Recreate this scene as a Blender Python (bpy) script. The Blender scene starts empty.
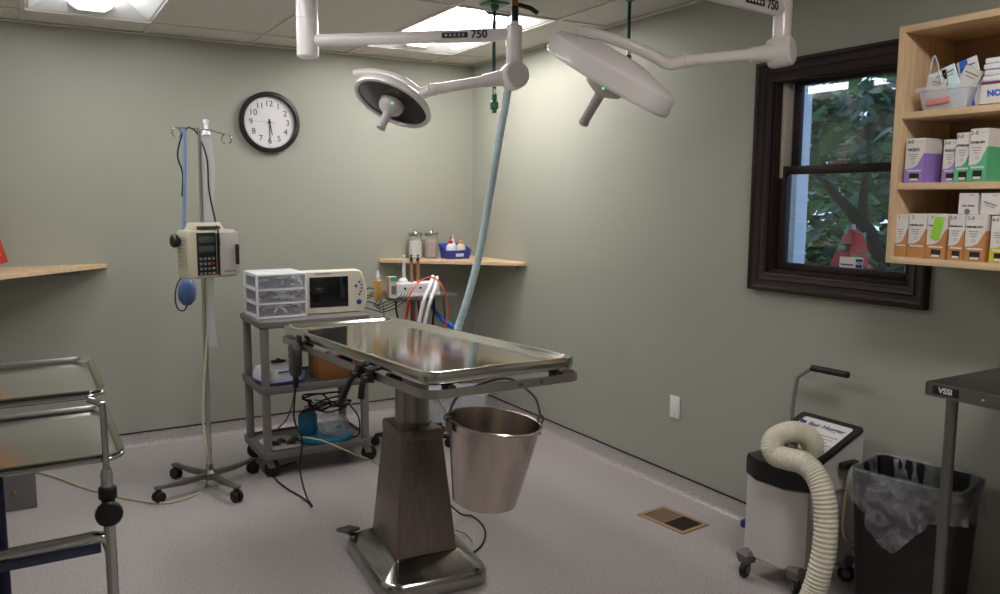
import bpy, bmesh, math, random
from mathutils import Vector, Matrix, Euler
random.seed(7)
S = bpy.context.scene
COL = S.collection
PI = math.pi
R = math.radians
# ------------------------------------------------------------------ camera
F_PX, YAW, PITCH, ROLL = 804.4, 0.536228, -0.121410, 0.003772
CAM = Vector((-2.845, -5.183, 1.499))
fw = Vector((math.sin(YAW) * math.cos(PITCH), math.cos(YAW) * math.cos(PITCH), math.sin(PITCH)))
rt0 = Vector((math.cos(YAW), -math.sin(YAW), 0)); up0 = rt0.cross(fw)
RT = rt0 * math.cos(ROLL) + up0 * math.sin(ROLL)
UP = -rt0 * math.sin(ROLL) + up0 * math.cos(ROLL)
cd = bpy.data.cameras.new('camera'); cam = bpy.data.objects.new('camera', cd); COL.objects.link(cam)
cd.sensor_width = 36; cd.lens = F_PX * 36 / 1000; cd.clip_start = .05
cam.matrix_world = Matrix((( RT.x, UP.x, -fw.x, CAM.x), (RT.y, UP.y, -fw.y, CAM.y), (RT.z, UP.z, -fw.z, CAM.z), (0, 0, 0, 1)))
S.camera = cam
# ------------------------------------------------------------------ exposure, sky outside
S.view_settings.view_transform = 'Standard'; S.view_settings.look = 'None'
S.view_settings.gamma = 1; S.view_settings.use_curve_mapping = False
S.view_settings.exposure = 0.3
LAMP = 24.0
W = bpy.data.worlds.new('dusk_sky'); S.world = W; W.use_nodes = True
W.node_tree.nodes['Background'].inputs[0].default_value = (.42, .55, .78, 1)
W.node_tree.nodes['Background'].inputs[1].default_value = 1.9

def at(px, py, d):
    "a point d metres in front of the camera seen at a pixel of the 1000 x 594 frame"
    return CAM + (fw + RT * ((px - 500) / F_PX) - UP * ((py - 297) / F_PX)) * d
def onz(px, py, z):
    r = at(px, py, 1) - CAM; return CAM + r * ((z - CAM.z) / r.z)
def ony(px, py, y):
    r = at(px, py, 1) - CAM; return CAM + r * ((y - CAM.y) / r.y)
def onx(px, py, x):
    r = at(px, py, 1) - CAM; return CAM + r * ((x - CAM.x) / r.x)

# ------------------------------------------------------------------ materials
def srgb(r, g, b):
    f = lambda c: (c / 255 / 12.92) if c / 255 <= .04045 else ((c / 255 + .055) / 1.055) ** 2.4
    return (f(r), f(g), f(b), 1)
MATS = {}
def mat(name, c, rough=.5, metal=0, var=.06, scale=6, bump=0, bscale=60, coat=0, stretch=None, rvar=0, spec=None, alpha=None, trans=0, emit=None, estr=0):
    m = bpy.data.materials.new(name); m.use_nodes = True; nt = m.node_tree; b = nt.nodes['Principled BSDF']
    c = srgb(*c)
    tc = nt.nodes.new('ShaderNodeTexCoord'); mp = nt.nodes.new('ShaderNodeMapping'); nt.links.new(tc.outputs['Object'], mp.inputs[0])
    if stretch: mp.inputs['Scale'].default_value = stretch
    n = nt.nodes.new('ShaderNodeTexNoise'); n.inputs['Scale'].default_value = scale; n.inputs['Detail'].default_value = 4
    nt.links.new(mp.outputs[0], n.inputs[0])
    cr = nt.nodes.new('ShaderNodeValToRGB'); nt.links.new(n.outputs[0], cr.inputs[0])
    cr.color_ramp.elements[0].position = .3; cr.color_ramp.elements[1].position = .7
    cr.color_ramp.elements[0].color = tuple(v * (1 - var) for v in c[:3]) + (1,)
    cr.color_ramp.elements[1].color = tuple(min(1, v * (1 + var)) for v in c[:3]) + (1,)
    nt.links.new(cr.outputs[0], b.inputs['Base Color'])
    b.inputs['Roughness'].default_value = rough; b.inputs['Metallic'].default_value = metal
    if rvar:
        mr = nt.nodes.new('ShaderNodeMapRange'); nt.links.new(n.outputs[0], mr.inputs[0])
        mr.inputs['To Min'].default_value = max(.02, rough - rvar); mr.inputs['To Max'].default_value = rough + rvar
        nt.links.new(mr.outputs[0], b.inputs['Roughness'])
    if spec is not None: b.inputs['Specular IOR Level'].default_value = spec
    if coat: b.inputs['Coat Weight'].default_value = coat; b.inputs['Coat Roughness'].default_value = .08
    if alpha is not None: b.inputs['Alpha'].default_value = alpha
    if trans: b.inputs['Transmission Weight'].default_value = trans
    if emit: b.inputs['Emission Color'].default_value = srgb(*emit); b.inputs['Emission Strength'].default_value = estr
    if bump:
        n2 = nt.nodes.new('ShaderNodeTexNoise'); n2.inputs['Scale'].default_value = bscale; nt.links.new(mp.outputs[0], n2.inputs[0])
        bp = nt.nodes.new('ShaderNodeBump'); bp.inputs['Strength'].default_value = bump; bp.inputs['Distance'].default_value = .002
        nt.links.new(n2.outputs[0], bp.inputs['Height']); nt.links.new(bp.outputs[0], b.inputs['Normal'])
    MATS[name] = m; return m
WALL = mat('sage_wall_paint', (161, 162, 150), .55, var=.02, scale=1.2, bump=.12, bscale=220, spec=.35)
CEIL = mat('ceiling_tile', (212, 207, 202), .9, var=.05, scale=90, bump=.3, bscale=140)
TBAR = mat('ceiling_bar', (214, 207, 200), .6)
CHROME = mat('chrome', (200, 200, 200), .12, 1, var=.03)
STEEL = mat('stainless_steel', (176, 173, 168), .2, 1, var=.05, scale=3, rvar=.05, stretch=(1, 1, 1))
BRUSHED = mat('brushed_steel', (160, 156, 150), .32, 1, var=.08, scale=30, stretch=(12, 12, .6), rvar=.06)
DARKSTEEL = mat('dull_steel', (132, 128, 124), .42, 1, var=.06)
BASEPOL = mat('polished_cast_steel', (165, 162, 158), .16, 1, var=.05)
ALU = mat('satin_aluminium', (178, 172, 168), .38, 1, var=.04)
WHITE = mat('white_enamel', (240, 234, 232), .28, var=.02, coat=.4)
WPLAS = mat('white_plastic', (232, 232, 236), .35, var=.02)
OFFW = mat('offwhite_plastic', (205, 198, 194), .45, var=.03)
BEIGE = mat('beige_plastic', (190, 184, 160), .42, var=.03)
CREAM = mat('cream_plastic', (222, 214, 196), .4, var=.02)
BLACK = mat('black_plastic', (22, 22, 24), .4, var=.1)
BLACKM = mat('black_rubber', (18, 18, 19), .6, var=.1)
SCREEN = mat('dark_screen', (16, 17, 22), .12, var=.02)
GREY = mat('grey_cart_plastic', (112, 107, 105), .55, var=.05, bump=.2)
GREY2 = mat('grey_post', (128, 122, 119), .5, var=.04)
BIRCH = mat('birch_wood', (214, 184, 146), .45, var=.1, scale=5, stretch=(14, 1.2, 14), coat=.15)
BIRCHV = mat('birch_wood_upright', (212, 182, 145), .45, var=.1, scale=5, stretch=(14, 14, 1.2), coat=.15)
DBROWN = mat('dark_brown_paint', (46, 34, 31), .42, var=.06, spec=.22)
BLUEP = mat('blue_plastic', (44, 62, 168), .35)
BLUEB = mat('blue_rubber', (84, 108, 156), .5)
TURQ = mat('turquoise_plastic', (36, 128, 168), .35)
HOSEB = mat('light_blue_hose', (214, 238, 247), .3, var=.08, scale=40, stretch=(.2, .2, 1))
BLUET = mat('royal_blue_hose', (30, 96, 205), .35)
GREENH = mat('green_hose', (22, 74, 62), .45)
GREENF = mat('green_fitting', (60, 120, 92), .4)
BRASS = mat('brass', (150, 120, 80), .3, 1)
CREAMH = mat('cream_hose', (214, 208, 190), .45)
CORD = mat('pale_cord', (188, 178, 150), .5)
ORANGE = mat('orange_cord', (226, 92, 48), .45)
RED = mat('red_plastic', (176, 28, 30), .4)
CARD = mat('brown_cardboard', (158, 104, 62), .8, var=.06)
PAPER = mat('white_card', (222, 216, 212), .6, var=.02)
GREYT = mat('grey_print', (120, 118, 118), .7)
DARKT = mat('dark_print', (52, 50, 54), .6)
PURPLE = mat('purple_card', (158, 128, 202), .5)
GREENC = mat('green_card', (92, 184, 134), .5)
BROWNC = mat('tan_card', (190, 132, 78), .5)
NEON = mat('lime_tape', (150, 210, 60), .5)
YELLOW = mat('yellow_card', (200, 190, 70), .5)
NAVY = mat('navy_print', (34, 52, 130), .4)
AMBER = mat('amber_plastic', (196, 150, 84), .4)
def glassy(name, c, alpha, rough=.1):
    m = bpy.data.materials.new(name); m.use_nodes = True; nt = m.node_tree; b = nt.nodes['Principled BSDF']
    b.inputs['Base Color'].default_value = srgb(*c); b.inputs['Roughness'].default_value = rough
    n = nt.nodes.new('ShaderNodeTexNoise'); n.inputs['Scale'].default_value = 9
    mr = nt.nodes.new('ShaderNodeMapRange'); nt.links.new(n.outputs[0], mr.inputs[0])
    mr.inputs['To Min'].default_value = alpha * .85; mr.inputs['To Max'].default_value = min(1, alpha * 1.15)
    nt.links.new(mr.outputs[0], b.inputs['Alpha']); return m
CLEARP = glassy('clear_plastic', (228, 231, 238), .36)
FROST = glassy('frosted_plastic', (228, 229, 240), .3, .3)
DRAWP = glassy('drawer_plastic', (228, 229, 240), .15, .2)
JARG = glassy('jar_glass', (200, 205, 205), .22, .05)
LINER = glassy('bin_liner_film', (176, 178, 184), .26, .22)
nt = LINER.node_tree; b_ = nt.nodes['Principled BSDF']; tc = nt.nodes.new('ShaderNodeTexCoord'); n2 = nt.nodes.new('ShaderNodeTexNoise'); n2.inputs['Scale'].default_value = 13; n2.inputs['Detail'].default_value = 6; n2.inputs['Distortion'].default_value = 1.5
nt.links.new(tc.outputs['Object'], n2.inputs[0]); bp = nt.nodes.new('ShaderNodeBump'); bp.inputs['Strength'].default_value = .9; bp.inputs['Distance'].default_value = .012; nt.links.new(n2.outputs[0], bp.inputs['Height']); nt.links.new(bp.outputs[0], b_.inputs['Normal'])
mr_ = nt.nodes.new('ShaderNodeMapRange'); mr_.inputs[1].default_value = .42; mr_.inputs[2].default_value = .66; mr_.inputs[3].default_value = .16; mr_.inputs[4].default_value = .46; nt.links.new(n2.outputs[0], mr_.inputs[0]); nt.links.new(mr_.outputs[0], b_.inputs['Alpha'])
WGLASS = bpy.data.materials.new('window_glass'); WGLASS.use_nodes = True; nt = WGLASS.node_tree; nt.nodes.clear()
fo = nt.nodes.new('ShaderNodeOutputMaterial'); fm = nt.nodes.new('ShaderNodeMixShader'); ft = nt.nodes.new('ShaderNodeBsdfTransparent'); fg = nt.nodes.new('ShaderNodeBsdfGlossy'); ff = nt.nodes.new('ShaderNodeFresnel')
ff.inputs[0].default_value = 1.52; ft.inputs[0].default_value = (.92, .95, .96, 1); fg.inputs['Roughness'].default_value = 0
nt.links.new(ff.outputs[0], fm.inputs[0]); nt.links.new(ft.outputs[0], fm.inputs[1]); nt.links.new(fg.outputs[0], fm.inputs[2]); nt.links.new(fm.outputs[0], fo.inputs[0])
# floor: speckled sheet vinyl
m = bpy.data.materials.new('speckled_vinyl'); m.use_nodes = True; nt = m.node_tree; b = nt.nodes['Principled BSDF']
tc = nt.nodes.new('ShaderNodeTexCoord')
n = nt.nodes.new('ShaderNodeTexNoise'); n.inputs['Scale'].default_value = 170; n.inputs['Detail'].default_value = 2; nt.links.new(tc.outputs['Object'], n.inputs[0])
cr = nt.nodes.new('ShaderNodeValToRGB'); e = cr.color_ramp.elements
e[0].position = .34; e[0].color = srgb(124, 117, 117); e[1].position = .46; e[1].color = srgb(167, 160, 159)
x = cr.color_ramp.elements.new(.62); x.color = srgb(174, 167, 166); x = cr.color_ramp.elements.new(.7); x.color = srgb(196, 190, 188)
nt.links.new(n.outputs[0], cr.inputs[0])
n3 = nt.nodes.new('ShaderNodeTexNoise'); n3.inputs['Scale'].default_value = 1.6; nt.links.new(tc.outputs['Object'], n3.inputs[0])
mr = nt.nodes.new('ShaderNodeMapRange'); mr.inputs['To Min'].default_value = .3; mr.inputs['To Max'].default_value = .46; nt.links.new(n3.outputs[0], mr.inputs[0])
nt.links.new(cr.outputs[0], b.inputs['Base Color']); nt.links.new(mr.outputs[0], b.inputs['Roughness']); b.inputs['Specular IOR Level'].default_value = .4
VINYL = m
def emis(name, c, s):
    m = bpy.data.materials.new(name); m.use_nodes = True; nt = m.node_tree; b = nt.nodes['Principled BSDF']
    b.inputs['Base Color'].default_value = srgb(*c); b.inputs['Emission Color'].default_value = srgb(*c); b.inputs['Emission Strength'].default_value = s; return m
TUBE = emis('lit_diffuser', (255, 251, 248), LAMP * 1.0); TUBE2 = emis('single_lamp_diffuser', (250, 250, 250), LAMP * .42); TUBE3 = emis('rear_diffuser', (255, 251, 247), LAMP * .95)
LEDG = emis('green_led', (90, 230, 110), 1.5)
REFL = mat('troffer_white', (225, 225, 226), .5, var=.01)

# ------------------------------------------------------------------ mesh builder
class M:
    def __init__(s): s.bm = bmesh.new(); s.X = None
    def _pre(s):
        s.of = set(s.bm.faces); s.ov = set(s.bm.verts)
    def _post(s, mi, T=None):
        nv = [v for v in s.bm.verts if v not in s.ov]
        if T is not None:
            for v in nv: v.co = T @ v.co
        for f in s.bm.faces:
            if f not in s.of: f.material_index = mi
        return nv
    def box(s, c, d, rot=None, bev=0, seg=2, mi=0, T=None):
        s._pre(); r = bmesh.ops.create_cube(s.bm, size=1)
        for v in r['verts']: v.co = Vector((v.co.x * d[0], v.co.y * d[1], v.co.z * d[2]))
        if bev: bmesh.ops.bevel(s.bm, geom=list({e for v in r['verts'] for e in v.link_edges}), offset=bev, segments=seg, affect='EDGES', profile=.5)
        Q = Matrix.Translation(Vector(c)) @ ((Euler(rot).to_matrix().to_4x4() if not isinstance(rot, Matrix) else rot) if rot is not None else Matrix.Identity(4))
        if T is not None: Q = T @ Q
        s._post(mi, Q); return s
    def loops(s, L, mi=0, cap0=True, cap1=True, close=True, ring=False, T=None):
        s._pre(); V = [[s.bm.verts.new(Vector(p)) for p in l] for l in L]
        n = len(L[0]); K = len(V)
        for a in range(K if ring else K - 1):
            A, B = V[a], V[(a + 1) % K]
            for i in range(n if close else n - 1):
                j = (i + 1) % n
                try: s.bm.faces.new((A[i], A[j], B[j], B[i]))
                except ValueError: pass
        if not ring:
            if cap0: s.bm.faces.new(list(reversed(V[0])))
            if cap1: s.bm.faces.new(V[-1])
        s._post(mi, T); return s
    def tube(s, pts, r, seg=10, smooth=0, mi=0, closed=False, rr=None, caps=True):
        P = [Vector(p) for p in pts]
        if smooth: P = spline(P, smooth, closed)
        n = len(P); L = []
        tan = [(P[(i + 1) % n] - P[i - 1] if closed or 0 < i < n - 1 else (P[1] - P[0] if i == 0 else P[-1] - P[-2])).normalized() for i in range(n)]
        t0 = tan[0]; nrm = t0.orthogonal().normalized()
        for i, (p, t) in enumerate(zip(P, tan)):
            nrm = (nrm - t * nrm.dot(t)); nrm = nrm.normalized() if nrm.length > 1e-6 else t.orthogonal().normalized()
            bn = t.cross(nrm); q = rr(i / (n - 1)) if rr else r
            L.append([p + (nrm * math.cos(2 * PI * k / seg) + bn * math.sin(2 * PI * k / seg)) * q for k in range(seg)])
        return s.loops(L, mi, cap0=caps, cap1=caps, ring=closed)
    def cyl(s, a, b, r, r2=None, seg=24, mi=0, bev=0):
        a, b = Vector(a), Vector(b); r2 = r if r2 is None else r2; L = (b - a).length
        prof = [(r, 0), (r2, L)]
        if bev: prof = [(r - bev, 0), (r, bev), (r2, L - bev), (r2 - bev, L)]
        return s.lathe(prof, a, (b - a), seg, mi)
    def lathe(s, prof, o=(0, 0, 0), axis=(0, 0, 1), seg=32, mi=0, caps=True):
        q = Vector((0, 0, 1)).rotation_difference(Vector(axis).normalized()).to_matrix().to_4x4()
        T = Matrix.Translation(Vector(o)) @ q
        return s.loops([[(r * math.cos(2 * PI * k / seg), r * math.sin(2 * PI * k / seg), z) for k in range(seg)] for r, z in prof], mi, caps, caps, T=T)
    def ring(s, R_, r, o, axis, seg=48, rs=10, mi=0, a0=0, a1=2 * PI):
        q = Vector((0, 0, 1)).rotation_difference(Vector(axis).normalized()).to_matrix()
        full = abs(a1 - a0 - 2 * PI) < 1e-6; k = seg if full else seg + 1
        return s.tube([Vector(o) + q @ Vector((R_ * math.cos(a0 + (a1 - a0) * i / seg), R_ * math.sin(a0 + (a1 - a0) * i / seg), 0)) for i in range(k)], r, rs, closed=full, mi=mi)
    def prism(s, poly, z0, z1, mi=0, T=None, scale1=1):
        cx = sum(p[0] for p in poly) / len(poly); cy = sum(p[1] for p in poly) / len(poly)
        return s.loops([[(x, y, z0) for x, y in poly], [(cx + (x - cx) * scale1, cy + (y - cy) * scale1, z1) for x, y in poly]], mi, T=T)
    def sphere(s, c, r, mi=0, sc=(1, 1, 1), seg=16):
        s._pre(); bmesh.ops.create_uvsphere(s.bm, u_segments=seg, v_segments=seg // 2 + 2, radius=r)
        s._post(mi, Matrix.Translation(Vector(c)) @ Matrix.Diagonal((*sc, 1))); return s
    def text(s, body, size, T, mi=0, ext=.0004, align='CENTER', bold=0):
        cu = bpy.data.curves.new('t', 'FONT'); cu.body = body; cu.size = size; cu.extrude = ext; cu.align_x = align; cu.align_y = 'CENTER'; cu.offset = bold
        cu.resolution_u = 3
        o = bpy.data.objects.new('t', cu); COL.objects.link(o); dg = bpy.context.evaluated_depsgraph_get()
        me = bpy.data.meshes.new_from_object(o.evaluated_get(dg)); s._pre()
        s.bm.from_mesh(me); s._post(mi, T)
        bpy.data.objects.remove(o); bpy.data.curves.remove(cu); bpy.data.meshes.remove(me); return s
    def build(s, name, mats, parent=None, label=None, cat=None, group=None, kind=None, sharp=35, flat=False, xf=None, origin=None):
        bm = s.bm; bmesh.ops.recalc_face_normals(bm, faces=bm.faces)
        if xf is not None: bm.transform(xf)
        me = bpy.data.meshes.new(name); o = bpy.data.objects.new(name, me)
        if parent is not None:
            if parent.get('_w'):            # parts written in world coordinates
                bm.transform(parent.matrix_world.inverted() if parent.parent is None else top(parent).matrix_world.inverted())
            o.parent = parent
            o['_w'] = parent.get('_w', 0)
        elif kind != 'structure':
            xs = [v.co.x for v in bm.verts]; ys = [v.co.y for v in bm.verts]; zs = [v.co.z for v in bm.verts]
            c = Vector(origin) if origin else Vector(((min(xs) + max(xs)) / 2, (min(ys) + max(ys)) / 2, min(zs)))
            bm.transform(Matrix.Translation(-c)); o.location = c; o.matrix_world = Matrix.Translation(c); o['_w'] = 1
        bm.to_mesh(me); bm.free()
        for m_ in (mats if isinstance(mats, (list, tuple)) else [mats]): me.materials.append(m_)
        if not flat:
            me.shade_smooth(); me.set_sharp_from_angle(angle=R(sharp))
        COL.objects.link(o)
        if label: o['label'] = label
        if cat: o['category'] = cat
        if group: o['group'] = group
        if kind: o['kind'] = kind
        return o
def top(o):
    while o.parent: o = o.parent
    return o
def spline(P, k, closed=False):
    out = []; n = len(P)
    for i in range(n if closed else n - 1):
        g = lambda j: P[j % n] if closed else P[max(0, min(n - 1, j))]
        a, b, c, d = g(i - 1), g(i), g(i + 1), g(i + 2)
        for t in range(k):
            u = t / k
            out.append(.5 * ((2 * b) + (c - a) * u + (2 * a - 5 * b + 4 * c - d) * u * u + (3 * b - a - 3 * c + d) * u ** 3))
    if not closed: out.append(P[-1])
    return out
def rr(w, l, r, n=6, cx=0, cy=0, z=0):
    out = []
    for (sx, sy, a) in ((1, 1, 0), (-1, 1, 90), (-1, -1, 180), (1, -1, 270)):
        for k in range(n + 1):
            t = R(a + 90 * k / n); out.append((cx + sx * (w / 2 - r) + r * math.cos(t), cy + sy * (l / 2 - r) + r * math.sin(t), z))
    return out
def thing(name, label, cat, loc=(0, 0, 0), rz=0, group=None, world=True):
    o = bpy.data.objects.new(name, None); COL.objects.link(o); o.empty_display_size = .1
    o.location = loc; o.rotation_euler = (0, 0, rz); o['label'] = label; o['category'] = cat
    o.matrix_world = Matrix.Translation(Vector(loc)) @ Matrix.Rotation(rz, 4, 'Z')
    o['_w'] = 1 if world else 0
    if group: o['group'] = group
    return o
def copy_tree(o, parent=None):
    c = o.copy(); COL.objects.link(c); c.parent = parent
    for ch in list(o.children): copy_tree(ch, c)
    return c
def TM(loc, xa, ya):
    "frame with given x and y axes (text runs along x)"
    xa = Vector(xa).normalized(); ya = Vector(ya).normalized(); za = xa.cross(ya)
    return Matrix(((xa.x, ya.x, za.x, loc[0]), (xa.y, ya.y, za.y, loc[1]), (xa.z, ya.z, za.z, loc[2]), (0, 0, 0, 1)))

# ------------------------------------------------------------------ room shell
H = 2.44; LX = -3.13; FY = -6.1
b = M(); b.box(((LX) / 2, FY / 2, -.03), (-LX + .3, -FY + .3, .06)); b.build('floor', VINYL, kind='structure')
WY0, WY1, WZ0, WZ1 = -3.391, -2.72, 1.183, 2.013      # window opening in the right wall
b = M(); b.box((LX / 2, .07, H / 2), (-LX + .28, .14, H + .2)); b.build('wall_back', WALL, kind='structure')
b = M(); b.box((LX - .07, FY / 2, H / 2), (.14, -FY, H + .2)); b.build('wall_left', WALL, kind='structure')
b = M(); b.box((LX / 2, FY - .07, H / 2), (-LX + .28, .14, H + .2)); b.build('wall_front', WALL, kind='structure')
b = M()
b.box((.07, (FY + WY0) / 2, H / 2), (.14, WY0 - FY, H + .2)); b.box((.07, WY1 / 2, H / 2), (.14, -WY1, H + .2))
b.box((.07, (WY0 + WY1) / 2, (WZ0 - .1) / 2), (.14, WY1 - WY0, WZ0 + .1)); b.box((.07, (WY0 + WY1) / 2, (WZ1 + H + .1) / 2), (.14, WY1 - WY0, H + .1 - WZ1))
b.build('wall_right', WALL, kind='structure')
# ceiling: lay-in tiles between bars, two cells left open for the light troffers
GX = [-.03 - .305 + .0 - .61 * k for k in range(0, 6)]     # bars parallel to the right wall
GX = [-.335 - .61 * k for k in range(0, 5)]
GY = [-.33 - 1.22 * k for k in range(0, 5)]
xs = [0] + GX + [LX]; ys = [0] + GY + [FY]
LIT = {(1, 1), (4, 1), (4, 2), (2, 4)}
b = M()
for i in range(len(xs) - 1):
    for j in range(len(ys) - 1):
        if (i, j) in LIT: continue
        b.box(((xs[i] + xs[i + 1]) / 2, (ys[j] + ys[j + 1]) / 2, H + .012), (abs(xs[i] - xs[i + 1]) - .004, abs(ys[j] - ys[j + 1]) - .004, .016))
b.box((LX / 2, FY / 2, H + .25), (-LX, -FY, .03))
b.build('ceiling', CEIL, kind='structure')
b = M()
for x in GX: b.box((x, FY / 2, H + .0005), (.022, -FY, .008))
for y in GY: b.box((LX / 2, y, H + .0003), (-LX, .022, .0076))
b.box((LX / 2, -.011, H - .003), (-LX, .022, .006)); b.box((-.011, FY / 2, H - .003), (.022, -FY, .006)); b.box((LX + .011, FY / 2, H - .003), (.022, -FY, .006))
b.build('trim_1', TBAR, kind='structure')
# coved vinyl skirting with a dark cap strip
def cove(name, side, L0, L1):
    prof = [(0, .085), (.004, .085), (.006, .03), (.012, .014), (.024, .004), (.036, .0005), (0, .0005)]
    def P(u, d, z): return {'b': (u, -d, z), 'r': (-d, u, z), 'l': (LX + d, u, z)}[side]
    b = M(); b.loops([[P(L0, d, z) for d, z in prof], [P(L1, d, z) for d, z in prof]])
    cap = [(0, .0855), (.006, .0855), (.006, .092), (0, .092)]
    b.loops([[P(L0, d, z) for d, z in cap], [P(L1, d, z) for d, z in cap]], mi=1)
    b.build(name, [VINYL, BLACKM], kind='structure')
cove('baseboard_back', 'b', LX, 0); cove('baseboard_right', 'r', FY, 0); cove('baseboard_left', 'l', FY, 0)

# ------------------------------------------------------------------ ceiling troffers
def troffer(x0, x1, y0, y1, label, em=None):
    cx, cy = (x0 + x1) / 2, (y0 + y1) / 2; w, l = x1 - x0 - .026, y1 - y0 - .026
    t = thing('ceiling_troffer', label, 'ceiling light', (cx, cy, H), world=False, group='recessed ceiling lights')
    b = M()
    A = [(-w / 2, -l / 2, .004), (w / 2, -l / 2, .004), (w / 2, l / 2, .004), (-w / 2, l / 2, .004)]
    Bq = [(-w / 2 + .012, -l / 2 + .012, .002), (w / 2 - .012, -l / 2 + .012, .002), (w / 2 - .012, l / 2 - .012, .002), (-w / 2 + .012, l / 2 - .012, .002)]
    C_ = [(-.12, -l / 2 + .2, .095), (.12, -l / 2 + .2, .095), (.12, l / 2 - .2, .095), (-.12, l / 2 - .2, .095)]
    b.loops([A, Bq, C_], cap0=False); b.build('reflector_pan', REFL, t, flat=True)
    b = M()   # the trapezoidal glowing basket along the middle
    def sec(y, k): return [(-.13 * k, y, .09), (-.095 * k, y, .035), (-.06 * k, y, .012), (.06 * k, y, .012), (.095 * k, y, .035), (.13 * k, y, .09)]
    b.loops([sec(-l / 2 + .1, .8), sec(-l / 2 + .12, 1), sec(l / 2 - .12, 1), sec(l / 2 - .1, .8)], T=None)
    b.build('lamp_diffuser', em or TUBE, t, label='glowing white diffuser')
    for y in (-l / 2 + .09, l / 2 - .09):
        b = M(); b.loops([[(-.14, y - .004, .095), (-.1, y - .004, .03), (-.062, y - .004, .006), (.062, y - .004, .006), (.1, y - .004, .03), (.14, y - .004, .095)], [(-.14, y + .004, .095), (-.1, y + .004, .03), (-.062, y + .004, .006), (.062, y + .004, .006), (.1, y + .004, .03), (.14, y + .004, .095)]])
        b.build('end_bracket', GREY2, t)
troffer(GX[1], GX[0], GY[1], GY[0], 'lit recessed troffer in the ceiling corner behind the surgical light')
troffer(GX[4], GX[3], GY[1], GY[0], 'lit recessed troffer in the ceiling above the left shelf', TUBE2)

troffer(GX[4], GX[3], GY[2], GY[1], 'lit recessed troffer out of view above the left wall side, next in the row', TUBE2)
troffer(GX[2], GX[1], GY[4], GY[3], 'lit recessed troffer in the ceiling behind the viewer', TUBE3)
# ------------------------------------------------------------------ window
def moulding(name):
    y0, y1, z0, z1 = -3.474, -2.637, 1.10, 2.09
    # profile across the casing: (inset from the outer edge, thickness out of the wall)
    prof = [(0, 0), (0, .030), (.006, .035), (.016, .035), (.022, .028), (.030, .024), (.044, .021), (.058, .018), (.064, .022), (.07, .018), (.09, .016), (.097, .012), (.104, .012), (.104, 0)]
    b = M(); L = []
    for d, h in prof:
        s = d * .8
        L.append([(-h, y0 + s, z0 + s), (-h, y1 - s, z0 + s), (-h, y1 - s, z1 - s), (-h, y0 + s, z1 - s)])
    b.loops(L, cap0=False, cap1=False, ring=True)
    return b
b = moulding('c')
wx = .0
# jamb lining and stops
b2 = b
for (c, d) in (((.06, WY1 - .006, (WZ0 + WZ1) / 2), (.12, .012, WZ1 - WZ0)), ((.06, WY0 + .006, (WZ0 + WZ1) / 2), (.12, .012, WZ1 - WZ0)),
               ((.06, (WY0 + WY1) / 2, WZ1 - .006), (.12, WY1 - WY0, .012)), ((.06, (WY0 + WY1) / 2, WZ0 + .006), (.12, WY1 - WY0, .012))):
    b.box(c, d)
win = b.build('window_1', DBROWN, kind='structure')
b = M()
for z in (WZ0 + .41,): b.box((.062, WY1 - .022, (z + WZ1) / 2), (.05, .02, WZ1 - z), bev=.003)
b.box((.045, WY1 - .017, (WZ0 + .41 + WZ1) / 2), (.006, .012, WZ1 - WZ0 - .41))
o = b.build('window_track', mat('track_vinyl', (196, 186, 170), .5), win)
def sash(x, z0, z1, y0, y1, st, top_, bot, nm, tilt=0):
    b = M()
    b.box((x, y1 - st / 2, (z0 + z1) / 2), (.032, st, z1 - z0), bev=.003); b.box((x, y0 + st / 2, (z0 + z1) / 2), (.032, st, z1 - z0), bev=.003)
    b.box((x, (y0 + y1) / 2, z1 - top_ / 2), (.034, y1 - y0 - 2 * st + .002, top_), bev=.003); b.box((x, (y0 + y1) / 2, z0 + bot / 2), (.034, y1 - y0 - 2 * st + .002, bot), bev=.003)
    s = b.build(nm, DBROWN, win)
    g = M(); g.box((x + .004, (y0 + y1) / 2, (z0 + bot + z1 - top_) / 2), (.004, y1 - y0 - 2 * st + .006, z1 - z0 - top_ - bot + .006), rot=(0, R(tilt), 0)); g.build('glass_pane', WGLASS, s)
    return s
sash(.095, 1.61, WZ1 - .004, WY0 + .012, WY1 - .04, .03, .02, .03, 'upper_sash', 1.0)
lo = sash(.055, WZ0 + .012, 1.645, WY0 + .012, WY1 - .012, .032, .036, .03, 'lower_sash')
b = M(); b.lathe([(.001, 0), (.022, 0), (.024, .006), (.02, .012), (.001, .013)], (.05, -3.03, 1.646)); b.box((.044, -3.05, 1.662), (.016, .05, .008), bev=.003)
b.build('sash_lock', mat('lock_metal', (170, 155, 140), .4, .6), win)
b = M(); cst = onx(851, 263, .052)
b.box((.053, cst.y, cst.z), (.001, .108, .048)); b.box((.0522, cst.y - .036, cst.z), (.001, .03, .036), mi=1)
T = TM((.0515, cst.y - .036, cst.z), (0, -1, 0), (0, 0, 1)); b.text('ADT', .016, T, 0, ext=.0003, bold=.0004)
T = TM((.0522, cst.y + .018, cst.z - .006), (0, -1, 0), (0, 0, 1)); b.box((.0523, cst.y + .018, cst.z - .008), (.0006, .06, .006), mi=1)
o = b.build('window_sticker', [PAPER, NAVY], label='small white and blue security sticker on the lower window pane', cat='sticker')

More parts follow.
